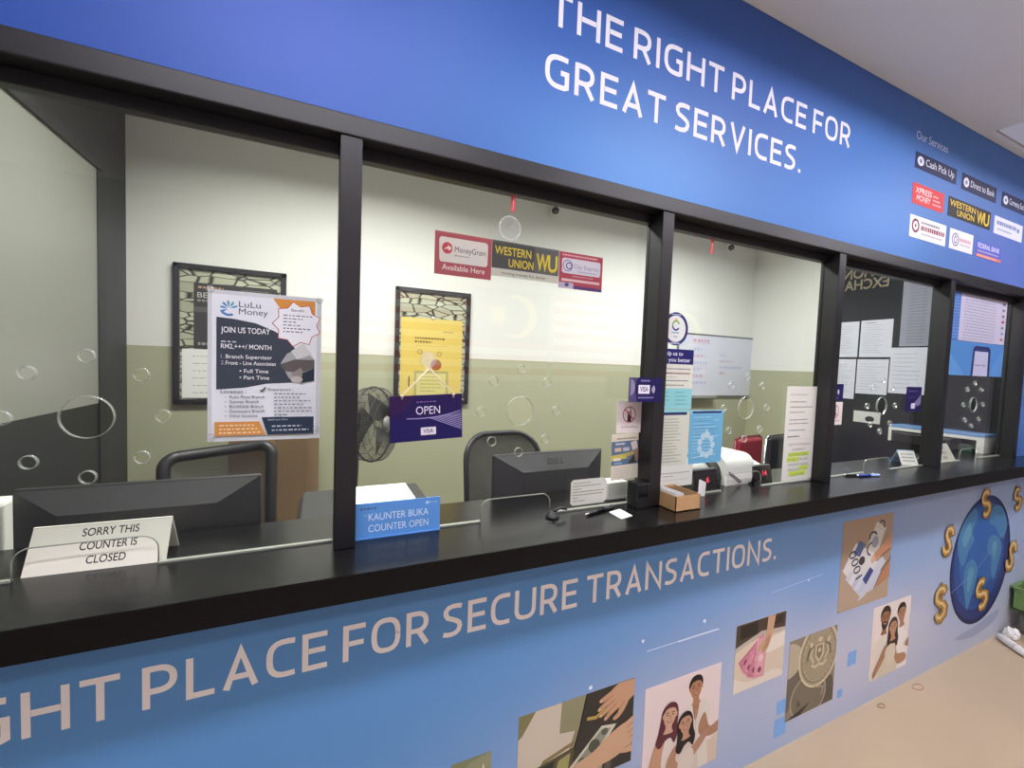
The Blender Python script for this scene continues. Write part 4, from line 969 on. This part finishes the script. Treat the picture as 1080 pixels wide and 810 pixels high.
tent('closed_sign', 3.20, 3.415, .072, .165, 1.1402, .09, 'cream tent sign at the last window on the right', 'sign', CREAM, a_closed3)

# ------------------------------------------------------------------ counter clutter
def pen(name, a, b, r, body, tip, lab, grp=None):
    A, B = Vector(a), Vector(b); t = thing(name, lab, 'pen', tuple(A)); d_ = B - A
    MB().tube([A + d_ * .1, A + d_ * .62], r, body, 10).build('barrel', t)
    MB().tube([A + d_ * .62, A + d_ * .98, B], [r * 1.12, r * 1.12, r * .8], tip, 10).build('cap', t)
    MB().tube([A, A + d_ * .06, A + d_ * .1], [r * .15, r * .7, r], CHROME, 8).build('point', t)
    MB().tube([A + d_ * .66 + Vector((0, 0, r * 1.5)), A + d_ * .95 + Vector((0, 0, r * 1.4))], r * .3, CHROME, 6).build('clip', t)
pen('pen', (.770, -.003, 1.1455), (.905, .032, 1.1455), .005, mat('pen_black', '#121214', rough=.25), PLASTIC, 'black pen lying by the white slip under second glass')
pen('pen', (2.30, .024, 1.146), (2.432, -.006, 1.146), .0055, mat('pen_blue', '#21408f', rough=.25), mat('pen_blue_pale', '#9fb6e0', rough=.3), 'blue pen lying on the counter at the fourth window')
pen('pen', (2.245, .050, 1.1455), (2.37, .012, 1.1455), .005, mat('pen_black', '#121214'), PLASTIC, 'black pen lying behind the blue pen')
p = Print((.864, -.062, 1.1412), (.97, .24, 0), (.03, .999, 0), (0, 0, 1), .056, .066, base=PAPER, thick=.0009); tag(p.done('paper_slip'), 'small white paper slip lying on the counter beside the pen', 'paper')
# chain pen holder stub by the slot
t = thing('pen_holder', 'small black pen holder by the second window slot', 'pen holder', (.665, .02, 1.14))
MB().lathe([(0, 0), (.02, 0), (.022, .004), (.012, .008), (.009, .018), (0, .02)], (.665, .022, 1.1402), (0, 0, 1), PLASTIC, 20).build('base', t)
MB().tube([(.665, .022, 1.156), (.69, .02, 1.168), (.715, .022, 1.162)], .0045, PLASTIC, 8).build('socket', t)
# kraft box of cards
t = thing('card_box', 'open kraft cardboard box of cards at the foot of the second post', 'box', (1.13, -.01, 1.14))
b = MB()
x0, x1, y0, y1, z0, z1, w = 1.078, 1.190, -.070, .052, 1.1402, 1.192, .003
b.box((x0, y0, z0), (x1, y1, z0 + w), KRAFT)
for lo, hi in (((x0, y0), (x1, y0 + w)), ((x0, y1 - w), (x1, y1)), ((x0, y0), (x0 + w, y1)), ((x1 - w, y0), (x1, y1))): b.box((lo[0], lo[1], z0), (hi[0], hi[1], z1), KRAFT)
b.build('carton', t); MB().box((1.128, -.066, z0 + w), (1.131, .048, 1.190), CARDB).build('divider', t)
for i in range(6):
    o = MB().box((1.086 + i * .006, -.064, 1.1436), (1.0875 + i * .006, .036, 1.199), PAPER).build('name_card')
    tag(o, 'white name card standing in the kraft box', 'card', 'cards in the kraft box')
for i in range(5):
    o = MB().box((1.138 + i * .008, -.064, 1.1436), (1.143 + i * .008, .046, 1.186), CARDB).build('brown_card')
    tag(o, 'brown card standing in the kraft box', 'card', 'brown cards in the kraft box')
cu = MB(); pts = [(1.288 + .018 * i / 8 * 2, .028 + .012 * math.sin(PI * i / 8)) for i in range(9)]
cu.add([(x, y, 1.1405) for x, y in pts] + [(x + .003, y, 1.205 - .012 * (i / 8) ** 2) for i, (x, y) in enumerate(pts)], [[i, i + 1, 10 + i, 9 + i] for i in range(8)], PAPER, True)
tag(cu.build('curled_slip'), 'small curled white slip behind the kraft box', 'paper')
t = thing('card_reader', 'small black box at the foot of the second post, left side', 'card reader', (1.0, .02, 1.14))
MB().box((.972, -.004, 1.1402), (1.0245, .048, 1.226), PLASTIC, .004).build('case', t); MB().box((.978, -.0055, 1.18), (1.018, -.004, 1.216), mat('dark_screen', '#0a0b0d', rough=.15)).build('screen', t)
o = MB().box((.93, .10, 1.1402), (1.02, .16, 1.205), WHITEP, .006).build('white_carton'); tag(o, 'small white carton behind glass left of the second post', 'box')

# monitors behind the glass
def monitor(cx, cy, zt, w, h, yaw, lab, logo=None, lz=.0):
    t = thing('monitor', lab, 'monitor', (cx, cy + .06, .75))
    M = Matrix.Translation((cx, cy, 0)) @ Matrix.Rotation(yaw, 4, 'Z')
    MB().box((-w / 2, 0, zt - h), (w / 2, .022, zt), PLASTIC, .005, M).build('screen_bezel', t)
    MB().box((-w / 2 + .012, .0221, zt - h + .02), (w / 2 - .012, .024, zt - .012), mat('dark_screen', '#0a0b0d', rough=.15), 0, M).build('screen', t)
    a, b2 = w / 2 - .004, w / 2 - .10
    vs = [(-a, 0, zt - h + .004), (a, 0, zt - h + .004), (a, 0, zt - .004), (-a, 0, zt - .004), (-b2, -.045, zt - h + .05), (b2, -.045, zt - h + .05), (b2, -.045, zt - .06), (-b2, -.045, zt - .06)]
    mb = MB().add(vs, [[4, 5, 6, 7], [0, 1, 5, 4], [1, 2, 6, 5], [2, 3, 7, 6], [3, 0, 4, 7], [3, 2, 1, 0]], PLASTIC2); mb.xf(M); mb.build('back_cover', t)
    mb = MB().box((-.03, .0, .76), (.03, .02, zt - h + .08), PLASTIC, .004, M); mb.build('stand', t)
    MB().box((-.11, -.03, .7502), (.11, .12, .765), PLASTIC, .005, M).build('base', t)
    if logo:
        p = Print((-.05, -.0012, zt - .042), R, U, NF, .1, .03); p.text(logo, .5, .1, mat('logo_relief', '#3d3e3e', rough=.3), .022, .075, align='c', bold=.01)
        p.xf(M @ Matrix.Translation((0, -.0325, 0))); p.done('logo', t)
monitor(.835, .335, 1.272, .49, .30, .03, 'back of black monitor standing at the second window', 'DELL')
monitor(-.415, .34, 1.255, .53, .32, .0, 'back of wide black monitor behind the closed sign')
o = MB().box((-.90, .30, .752), (-.70, .42, 1.225), WHITEP, .01).build('white_case'); tag(o, 'white case at the far left edge beside the wide monitor', 'computer case')
# printer with paper
t = thing('printer', 'flat black printer behind the first post', 'printer', (.16, .44, .75))
MB().box((-.055, .275, .7502), (.375, .60, 1.10), PLASTIC, .012).build('body', t); MB().box((-.045, .277, 1.1005), (.365, .597, 1.118), PLASTIC2, .006).build('lid', t)
MB().box((.02, .262, .95), (.3, .274, .99), PLASTIC2, .003).build('tray_slot', t)
o = MB().box((.062, .280, 1.1185), (.318, .575, 1.127), PAPER, .001).build('paper_stack'); tag(o, 'thick stack of white paper on the black printer', 'paper')

# banknote counter and displays
GREYP = mat('warm_grey_plastic', '#a9aaa2', rough=.4)
t = thing('banknote_counter', 'white and grey banknote counting machine behind the third glass', 'banknote counter', (1.52, .22, 1.14))
def hump(x0, x1, y0, y1, zt, material, name):
    n = 10; r = min((y1 - y0) * .45, .055); prof = [(y0, 1.1402), (y0 - .004, 1.165), (y0, zt - r)] + [(y0 + r - r * math.cos(PI / 2 * i / n), zt - r + r * math.sin(PI / 2 * i / n)) for i in range(1, n + 1)] + \
        [(y1 - r + r * math.sin(PI / 2 * i / n), zt - r + r * math.cos(PI / 2 * i / n)) for i in range(n + 1)] + [(y1, 1.1402)]
    MB().prism(prof, 0, x0, x1, material).build(name, t)
hump(1.375, 1.485, .14, .34, 1.228, GREYP, 'hood'); hump(1.485, 1.53, .13, .335, 1.236, mat('dark_green_grey', '#30342f', rough=.5), 'hopper_gap'); hump(1.53, 1.70, .105, .34, 1.262, WHITEP, 'body')
MB().add([(1.54, .0995, 1.19), (1.545, .0995, 1.20), (1.62, .0995, 1.155), (1.61, .0995, 1.147), (1.54, .103, 1.19), (1.545, .103, 1.20), (1.62, .103, 1.155), (1.61, .103, 1.147)], [[0, 1, 2, 3], [4, 5, 6, 7], [0, 4, 5, 1], [1, 5, 6, 2], [2, 6, 7, 3], [3, 7, 4, 0]], mat('taupe_band', '#7d756c', rough=.5)).build('side_band', t)
RED_LED = emit('red_led_digit', '#ff4a60', 1.6)
def led_display(x0, x1, y0, zt, s, lab):
    t = thing('digit_display', lab, 'display', ((x0 + x1) / 2, y0 + .03, 1.14))
    MB().prism([(y0, 1.1402), (y0 + .012, zt), (y0 + .035, zt), (y0 + .05, 1.1402)], 0, x0, x1, PLASTIC).build('case', t)
    v = Vector((0, .012, zt - 1.1402)).normalized(); n = Vector((0, -v.z, v.y))
    p = Print((x0 + .008, y0 + .001 - .0006, 1.1402 + .01), R, tuple(v), tuple(n), x1 - x0 - .016, (zt - 1.1402) * .86, base=mat('display_window', '#231c1f', rough=.15), thick=.0002)
    p.text(s, .62, .32, RED_LED, .022, None, bold=.012, align='c'); p.done('display_window', t)
led_display(1.315, 1.455, .078, 1.222, '6', 'black display with a red digit, left of the banknote counter')
led_display(1.685, 1.80, .09, 1.212, '14', 'black display with red digits, right of the banknote counter')
MB_cable = MB().tube([(1.69, .09, 1.15), (1.668, .08, 1.175), (1.660, .075, 1.195), (1.662, .085, 1.15), (1.668, .1, 1.144)], .004, PLASTIC, 6)
tag(MB_cable.build('display_cable'), 'loop of black cable between banknote counter and right display', 'cable')
p = Print((1.80, .19, 1.1412), (.92, .35, .1), (-.2, .8, .35), (0, -.35, .93), .19, .12, base=PAPER, thick=.003); tag(p.done('loose_papers'), 'white papers lying behind the right digit display', 'paper')

# chairs
MESH1 = mesh_fabric('dark_mesh', '#33342f', .08); MESH2 = mesh_fabric('open_mesh', '#3e3e39', .28)
def rounded_path(w, h, r, z0, taper=0., n=6):
    pts = []
    for cx, cz, a0 in ((w / 2 - r, h - r, 0), (-w / 2 + r, h - r, 90), (-w / 2 + r, r, 180), (w / 2 - r, r, 270)):
        for i in range(n + 1):
            a = math.radians(a0 + 90 * i / n); x = cx + r * math.cos(a); z = cz + r * math.sin(a)
            pts.append((x * (1 + taper * (z / h)), z0 + z))
    return pts
def office_chair(cx, cy, yaw, w, h, zb, taper, mesh, lab, fr_r, corner=.14, tilt=0.):
    t = thing('office_chair', lab, 'chair', (cx, cy, 0))
    M = Matrix.Translation((cx, cy, 0)) @ Matrix.Rotation(yaw, 4, 'Z')
    pts = [(x, z + tilt * x * max(0, (z - zb) / h)) for x, z in rounded_path(w, h, corner, zb, taper)]
    bend = lambda x, z: .05 * (x / (w / 2)) ** 2 * -1 + .06 * ((z - zb) / h) ** 2
    m = MB().tube([(x, bend(x, z), z) for x, z in pts], fr_r, PLASTIC, 8, closed=True); m.xf(M); m.build('back_frame', t)
    n = 12; vs = []; fs = []
    c = (0, zb + h / 2)
    for k in range(5):
        s = 1 - k * .2
        for x, z in pts: 
            X, Z = c[0] + (x - c[0]) * s, c[1] + (z - c[1]) * s; vs.append((X, bend(X, Z) + .004, Z))
    L_ = len(pts)
    for k in range(4):
        for i in range(L_): fs.append([k * L_ + i, k * L_ + (i + 1) % L_, (k + 1) * L_ + (i + 1) % L_, (k + 1) * L_ + i])
    fs.append([4 * L_ + i for i in range(L_)])
    m = MB().add(vs, fs, mesh, True); m.xf(M); m.build('back_mesh', t)
    m = MB().box((-.25, -.44, .44), (.25, .03, .52), mat('chair_fabric', '#232423', rough=.9), .03, M); m.build('seat', t)
    m = MB().tube([(0, .09, .46), (0, .13, .62), (0, .06, zb + .12)], .022, PLASTIC, 8); m.xf(M); m.build('back_support', t)
    m = MB().tube([(0, -.2, .10), (0, -.2, .44)], .028, PLASTIC, 12); m.xf(M); m.build('column', t)
    for k in range(5):
        a = 2 * PI * k / 5 + .3; e = (.28 * math.cos(a), -.2 + .28 * math.sin(a))
        m = MB().tube([(0, -.2, .12), (e[0], e[1], .075)], [.024, .016], PLASTIC, 8); m.xf(M); lg = m.build('leg', t)
        m = MB().lathe([(0, -.02), (.028, -.02), (.03, 0), (.028, .02), (0, .02)], (e[0], e[1], .031), (math.sin(a), -math.cos(a), 0), PLASTIC, 14); m.xf(M); m.build('caster', lg)
    for s in (-1, 1):
        m = MB().tube([(s * .26, -.2, .47), (s * .30, -.2, .5), (s * .30, -.18, .66), (s * .29, -.05, .69)], .016, PLASTIC, 8).box((s * .29 - .03, -.30, .69), (s * .29 + .03, -.03, .715), PLASTIC, .01); m.xf(M); m.build('armrest', t)
office_chair(1.005, 1.20, .05, .46, .62, .57, .05, MESH1, 'black mesh office chair behind the second window monitor', .016)
office_chair(-.40, 1.20, .12, .40, .56, .60, .02, MESH2, 'black framed office chair with open mesh behind closed window', .026, .045, .09)
def visitor_chair(cx, cy, yaw, pad_m, fr_m, lab, w=.34, zt=1.085):
    t = thing('visitor_chair', lab, 'chair', (cx, cy, 0))
    M = Matrix.Translation((cx, cy, 0)) @ Matrix.Rotation(yaw, 4, 'Z')
    MB().box((-w / 2, -.03, .60), (w / 2, .03, zt), pad_m, .028, M, 4).build('backrest', t)
    MB().box((-w / 2 - .02, -.44, .43), (w / 2 + .02, -.02, .50), pad_m, .02, M, 3).build('seat', t)
    for s in (-1, 1):
        m = MB().tube([(s * (w / 2 + .012), .04, 0), (s * (w / 2 + .012), .03, .45), (s * (w / 2 + .012), .0, zt - .01)], .011, fr_m, 8); m.xf(M); m.build('rear_leg', t)
        m = MB().tube([(s * (w / 2 + .012), -.42, 0), (s * (w / 2 + .012), -.42, .44), (s * (w / 2 + .012), .0, .45)], .011, fr_m, 8); m.xf(M); m.build('front_leg', t)
    m = MB().tube([(-w / 2 - .012, .0, zt - .01), (-w / 2 + .02, 0, zt + .012), (w / 2 - .02, 0, zt + .012), (w / 2 + .012, 0, zt - .01)], .009, fr_m, 8); m.xf(M); m.build('top_rail', t)
visitor_chair(3.155, 1.2, .1, mat('red_vinyl', '#8c2430', rough=.5), mat('red_frame', '#6f1f2a', rough=.4), 'red padded chair seen behind the banknote counter', .33, 1.085)
visitor_chair(3.55, 1.22, .1, mat('black_vinyl', '#232427', rough=.4), CHROME, 'black padded chair with chrome frame next to the red chair', .33, 1.08)

# pedestal fan
t = thing('pedestal_fan', 'black pedestal fan against the back wall beside the first post', 'fan', (.24, 1.36, 0))
ax = Vector((.80, -.60, .06)).normalized(); C0 = Vector((.285, 1.34, 1.25)); RR = .205
sd = ax.cross(Vector((0, 0, 1))).normalized(); upv = sd.cross(ax)
cg = MB(); WIRE = mat('fan_wire', '#2a2b2a', rough=.4)
def ringp(r, h, n=36): return [C0 + ax * h + (sd * math.cos(2 * PI * i / n) + upv * math.sin(2 * PI * i / n)) * r for i in range(n)]
for r, h, q in ((RR, 0, .005), (RR * .97, .045, .0018), (RR * .97, -.045, .0018), (RR * .6, .07, .0016), (RR * .6, -.065, .0016), (RR * .8, .06, .0016), (RR * .8, -.058, .0016)): cg.tube(ringp(r, h), q, WIRE, 5, closed=True)
for k in range(80):
    a = 2 * PI * k / 80; dd = sd * math.cos(a) + upv * math.sin(a)
    for s in (1, -1): cg.tube([C0 + dd * .045 + ax * s * .078, C0 + dd * RR * .6 + ax * s * .07, C0 + dd * RR * .97 + ax * s * .045, C0 + dd * RR], .0014, WIRE, 4)
cg.build('cage', t)
MB().lathe([(0, .092), (.03, .09), (.042, .08), (.042, .07), (0, .07)], C0, ax, mat('fan_badge', '#75766f', rough=.4), 20).build('hub_cap', t)
for k in range(3):
    bl = MB(); vs = []
    for i in range(9):
        r = .03 + (RR - .055) * i / 8
        for s in (-1, 1):
            a = 2 * PI * k / 3 + s * (.72 - .06 * (i / 8)) ; vs.append(C0 + (sd * math.cos(a) + upv * math.sin(a)) * r + ax * (s * .018))
    bl.add(vs, [[2 * i, 2 * i + 1, 2 * i + 3, 2 * i + 2] for i in range(8)], mat('fan_blade_grey', '#33342f', rough=.4), True)
    bl.build('fan_blade', t)
MB().lathe([(0, -.19), (.045, -.185), (.06, -.14), (.06, -.09), (.05, -.075), (0, -.075)], C0, ax, PLASTIC, 20).build('motor_housing', t)
hd = C0 - ax * .12
MB().tube([hd - Vector((0, 0, .05)), hd - Vector((0, 0, .25)), (hd.x, hd.y, .75), (hd.x, hd.y, .04)], [.03, .026, .02, .02], PLASTIC, 12).build('pole', t)
MB().lathe([(0, 0), (.19, 0), (.19, .015), (.04, .045), (0, .05)], (hd.x, hd.y, 0), (0, 0, 1), PLASTIC, 28).build('base', t)
# tall carton
t = thing('tall_carton', 'tall brown cardboard box standing against the back wall behind the job poster', 'box', (-.18, 1.72, 0))
M = Matrix.Translation((-.205, 1.66, 0)) @ Matrix.Rotation(-.18, 4, 'Z')
MB().box((-.19, -.17, 0), (.19, .17, 1.20), CARDB, .003, M).build('carton', t)
MB().box((-.03, -.1712, .0), (.03, -.1702, 1.20), mat('packing_tape', '#8f7650', rough=.3), 0, M).build('tape', t)
MB().box((.0, -.17, 1.2002), (.19, .17, 1.204), CARDB, 0, M).box((-.19, -.17, 1.2002), (-.002, .17, 1.204), CARDB, 0, M).build('flap', t)

# white organiser shelf with black printer at the far right end
t = thing('desk_organiser', 'white open shelf unit with blue top at the last window', 'shelf', (3.95, .34, 1.14))
MB().box((3.90, .113, 1.243), (4.07, .62, 1.262), mat('blue_grey_board', '#6a8fc0', rough=.5), .002).build('top_board', t)
MB().box((3.90, .113, 1.222), (4.07, .62, 1.2425), WHITEP, .002).build('white_rail', t)
MB().box((3.90, .113, 1.1402), (4.07, .15, 1.222), WHITEP, .002).build('side_panel', t); MB().box((3.90, .60, 1.1402), (4.07, .62, 1.222), WHITEP, .002).build('side_panel', t)
o = MB().box((3.87, .26, 1.1402), (4.04, .58, 1.215), PLASTIC, .008).build('receipt_printer'); tag(o, 'black receipt printer inside the white shelf', 'printer')
o = MB().box((3.91, .17, 1.1402), (4.0, .235, 1.185), mat('dark_green_card', '#1f3a30', rough=.6), .002).build('green_box'); tag(o, 'small dark green box beside the receipt printer', 'box')
o = MB().box((2.13, .19, 1.1402), (2.25, .245, 1.40), WHITEP, .004).build('receipt_stack'); tag(o, 'tall white box file standing behind the third post', 'box file')

# ------------------------------------------------------------------ corridor floor clutter
t = thing('green_crate', 'green plastic crate on a grey stool, cut off by the right edge', 'crate', (4.3, -.17, 0))
GREEN = mat('green_plastic', '#6b8a52', rough=.5)
b = MB(); x0, x1, y0, y1, z0, z1, w = 4.09, 4.5, -.34, -.012, .15, .30, .012
b.box((x0, y0, z0), (x1, y1, z0 + w), GREEN)
for lo, hi in (((x0, y0), (x1, y0 + w)), ((x0, y1 - w), (x1, y1)), ((x0, y0), (x0 + w, y1)), ((x1 - w, y0), (x1, y1))): b.box((lo[0], lo[1], z0), (hi[0], hi[1], z1), GREEN, .003)
b.box((x0 - .008, y0 - .008, z1 - .015), (x1 + .008, y0 + .004, z1), GREEN).box((x0 - .008, y1 - .004, z1 - .015), (x1 + .008, y1 + .008, z1), GREEN).box((x0 - .008, y0, z1 - .015), (x0 + .004, y1, z1), GREEN)
b.build('tray', t)
STOOL = mat('grey_stool', '#7a7d78', rough=.5)
for lx in (4.15, 4.44):
    for ly in (-.29, -.06): MB().tube([(lx, ly, 0), (lx, ly, .15)], [.026, .022], STOOL, 10).build('leg', t)
def crumple(name, c, s, seed, lab, n=3):
    bm = bmesh.new(); bmesh.ops.create_icosphere(bm, subdivisions=n, radius=1); rnd = random.Random(seed)
    for v in bm.verts: v.co = Vector((v.co.x * s[0], v.co.y * s[1], max(-.7, v.co.z) * s[2])) * rnd.uniform(.75, 1.15)
    zmin = min(v.co.z for v in bm.verts)
    for v in bm.verts: v.co += Vector(c) - Vector((0, 0, zmin))
    tag(MB().bm(bm, PAPER).build(name), lab, 'paper')
crumple('crumpled_tissue', (4.20, -.12, .163), (.07, .08, .11), 11, 'white crumpled tissue in the green crate', 3)
crumple('crumpled_paper', (4.0, -.05, .0005), (.05, .035, .035), 5, 'crumpled white paper on the floor at the foot of the blue panel')
t = thing('paper_roll', 'white rolled paper lying on the floor at the right edge', 'paper roll', (3.87, -.09, 0))
A, B = Vector((3.90, -.028, .022)), Vector((3.79, -.17, .022))
MB().tube([A, A * .7 + B * .3, A * .3 + B * .7, B], [.019, .022, .021, .020], PAPER, 14).build('roll', t)
MB().tube([A * .36 + B * .64, A * .33 + B * .67], .0227, mat('pale_pink_band', '#cdb6c0', rough=.6), 14).build('band', t)
RB = mat('rubber_band', '#a8774a', rough=.6)
for c, a, b_, lab in (((2.872, -.045), .034, .017, 'larger tan rubber band lying on floor below the family photo'), ((2.535, -.04), .022, .011, 'smaller tan rubber band on the floor, left of the other')):
    pts = [(c[0] + a * math.cos(q) * (1 + .1 * math.sin(3 * q)), c[1] + b_ * math.sin(q), .0022) for q in [2 * PI * i / 30 for i in range(30)]]
    tag(MB().tube(pts, .0015, RB, 6, closed=True).build('rubber_band'), lab, 'rubber band')

# flags hung on the wall across the corridor (seen only as reflections in the glass)
for x0, x1, lab in ((.02, 2.40, 'striped flag with crescent on the wall across the corridor, nearer one'), (2.47, 4.95, 'striped flag with crescent on the wall across the corridor, farther one')):
    p = Print((x1, -3.09, 1.42), (-1, 0, 0), U, (0, 1, 0), x1 - x0, 1.0, base=ink('#e4e2e2'), thick=.004, e=3e-4)
    for i in range(7): p.rect(0, 1 - (2 * i + 1) / 14, 1, 1 - 2 * i / 14, '#b8323a')
    p.rect(0, 6 / 14, .40, 1, '#27306f')
    p.ell(.17, .71, .105, .24, '#e6c93c', n=36); p.ell(.195, .71, .088, .20, '#27306f', n=36)
    st = []
    for i in range(28):
        a = PI / 2 + PI * i / 14; r = 1 if i % 2 == 0 else .5; st.append((.265 + .06 * r * math.cos(a), .71 + .14 * r * math.sin(a)))
    p.poly(st, '#e6c93c'); tag(p.done('wall_flag'), lab, 'flag')

# ------------------------------------------------------------------ lamps
LAMP = emit('lamp_diffuser', '#fbf6ff', 35.0)
for i, x0 in enumerate((-.8, 1.3, 3.4)):
    x1 = x0 + 1.6
    t = thing('ceiling_light', ('recessed tube light in the corridor ceiling over the first window', 'recessed tube light in the corridor ceiling over the third window', 'recessed tube light in the corridor ceiling past the last window')[i], 'light', ((x0 + x1) / 2, -1.07, CEIL))
    MB().box((x0 + .05, -1.17, CEIL + .112), (x1 - .05, -.97, CEIL + .125), LAMP).build('diffuser', t)
    MB().box((x0 + .02, -1.2, CEIL + .126), (x1 - .02, -.94, CEIL + .139), mat('lamp_housing', '#8d8d92', rough=.6)).build('housing', t)
# troffer close to the wall at right
t = thing('ceiling_light', 'shallow recessed ceiling panel light close above the blue fascia at right', 'light', (3.8, -.26, CEIL))
MB().box((3.19, -.49, CEIL + .02), (4.41, -.03, CEIL + .03), mat('troffer_tray', '#b9b7c0', rough=.5)).build('tray', t)
DIM = emit('panel_diffuser', '#d9d4ea', .42)
for a, b in ((-.13, -.05), (-.25, -.17), (-.37, -.29), (-.47, -.41)): MB().box((3.22, a, CEIL + .006), (4.38, b, CEIL + .0195), DIM, .003).build('diffuser', t)
def area(name, loc, sx, sy, power, col, spread=180):
    l = bpy.data.lights.new(name, 'AREA'); l.shape = 'RECTANGLE'; l.size = sx; l.size_y = sy; l.energy = power; l.color = col; l.spread = math.radians(spread)
    o = bpy.data.objects.new(name, l); COL.objects.link(o); o.location = loc; return o
area('booth_lamp', (.25, .85, CEIL - .03), 1.2, .3, 58, (1, .985, .935), 162)
area('booth_lamp', (2.6, .85, CEIL - .03), 1.4, .3, 58, (1, .995, .98), 168)
for x in (-1.2, .6, 2.4, 4.2):                    # added fill row, no fixtures, narrowed to lift the mural but spare the fascia
    area('corridor_fill', (x, -2.5, CEIL - .01), 1.2, .3, 16, (1, .98, .98), 136)

W = bpy.data.worlds.new('world'); SC.world = W; W.use_nodes = True
W.node_tree.nodes['Background'].inputs[0].default_value = (.5, .5, .55, 1); W.node_tree.nodes['Background'].inputs[1].default_value = .05

# ------------------------------------------------------------------ camera
cam = bpy.data.cameras.new('camera'); co = bpy.data.objects.new('camera', cam); COL.objects.link(co); SC.camera = co
cam.sensor_width = 36; cam.lens = 449.592 / 1080 * 36; cam.clip_start = .02
yaw, pitch, roll = math.radians(24.51429), math.radians(-2.71952), math.radians(2.09249)
fwd = Vector((math.sin(yaw) * math.cos(pitch), math.cos(yaw) * math.cos(pitch), math.sin(pitch)))
rt = Vector((math.cos(yaw), -math.sin(yaw), 0)); up = rt.cross(fwd)
r2 = rt * math.cos(roll) + up * math.sin(roll); u2 = -rt * math.sin(roll) + up * math.cos(roll)
co.matrix_world = Matrix(((r2.x, u2.x, -fwd.x, 0), (r2.y, u2.y, -fwd.y, -1.10), (r2.z, u2.z, -fwd.z, 1.61), (0, 0, 0, 1)))

SC.view_settings.view_transform = 'Standard'; SC.view_settings.look = 'None'
SC.view_settings.gamma = 1; SC.view_settings.use_curve_mapping = False; SC.view_settings.exposure = 0.0
SC.cycles.max_bounces = 10; SC.cycles.transparent_max_bounces = 24; SC.cycles.diffuse_bounces = 5
SC.cycles.sample_clamp_indirect = 6; SC.cycles.use_denoising = True
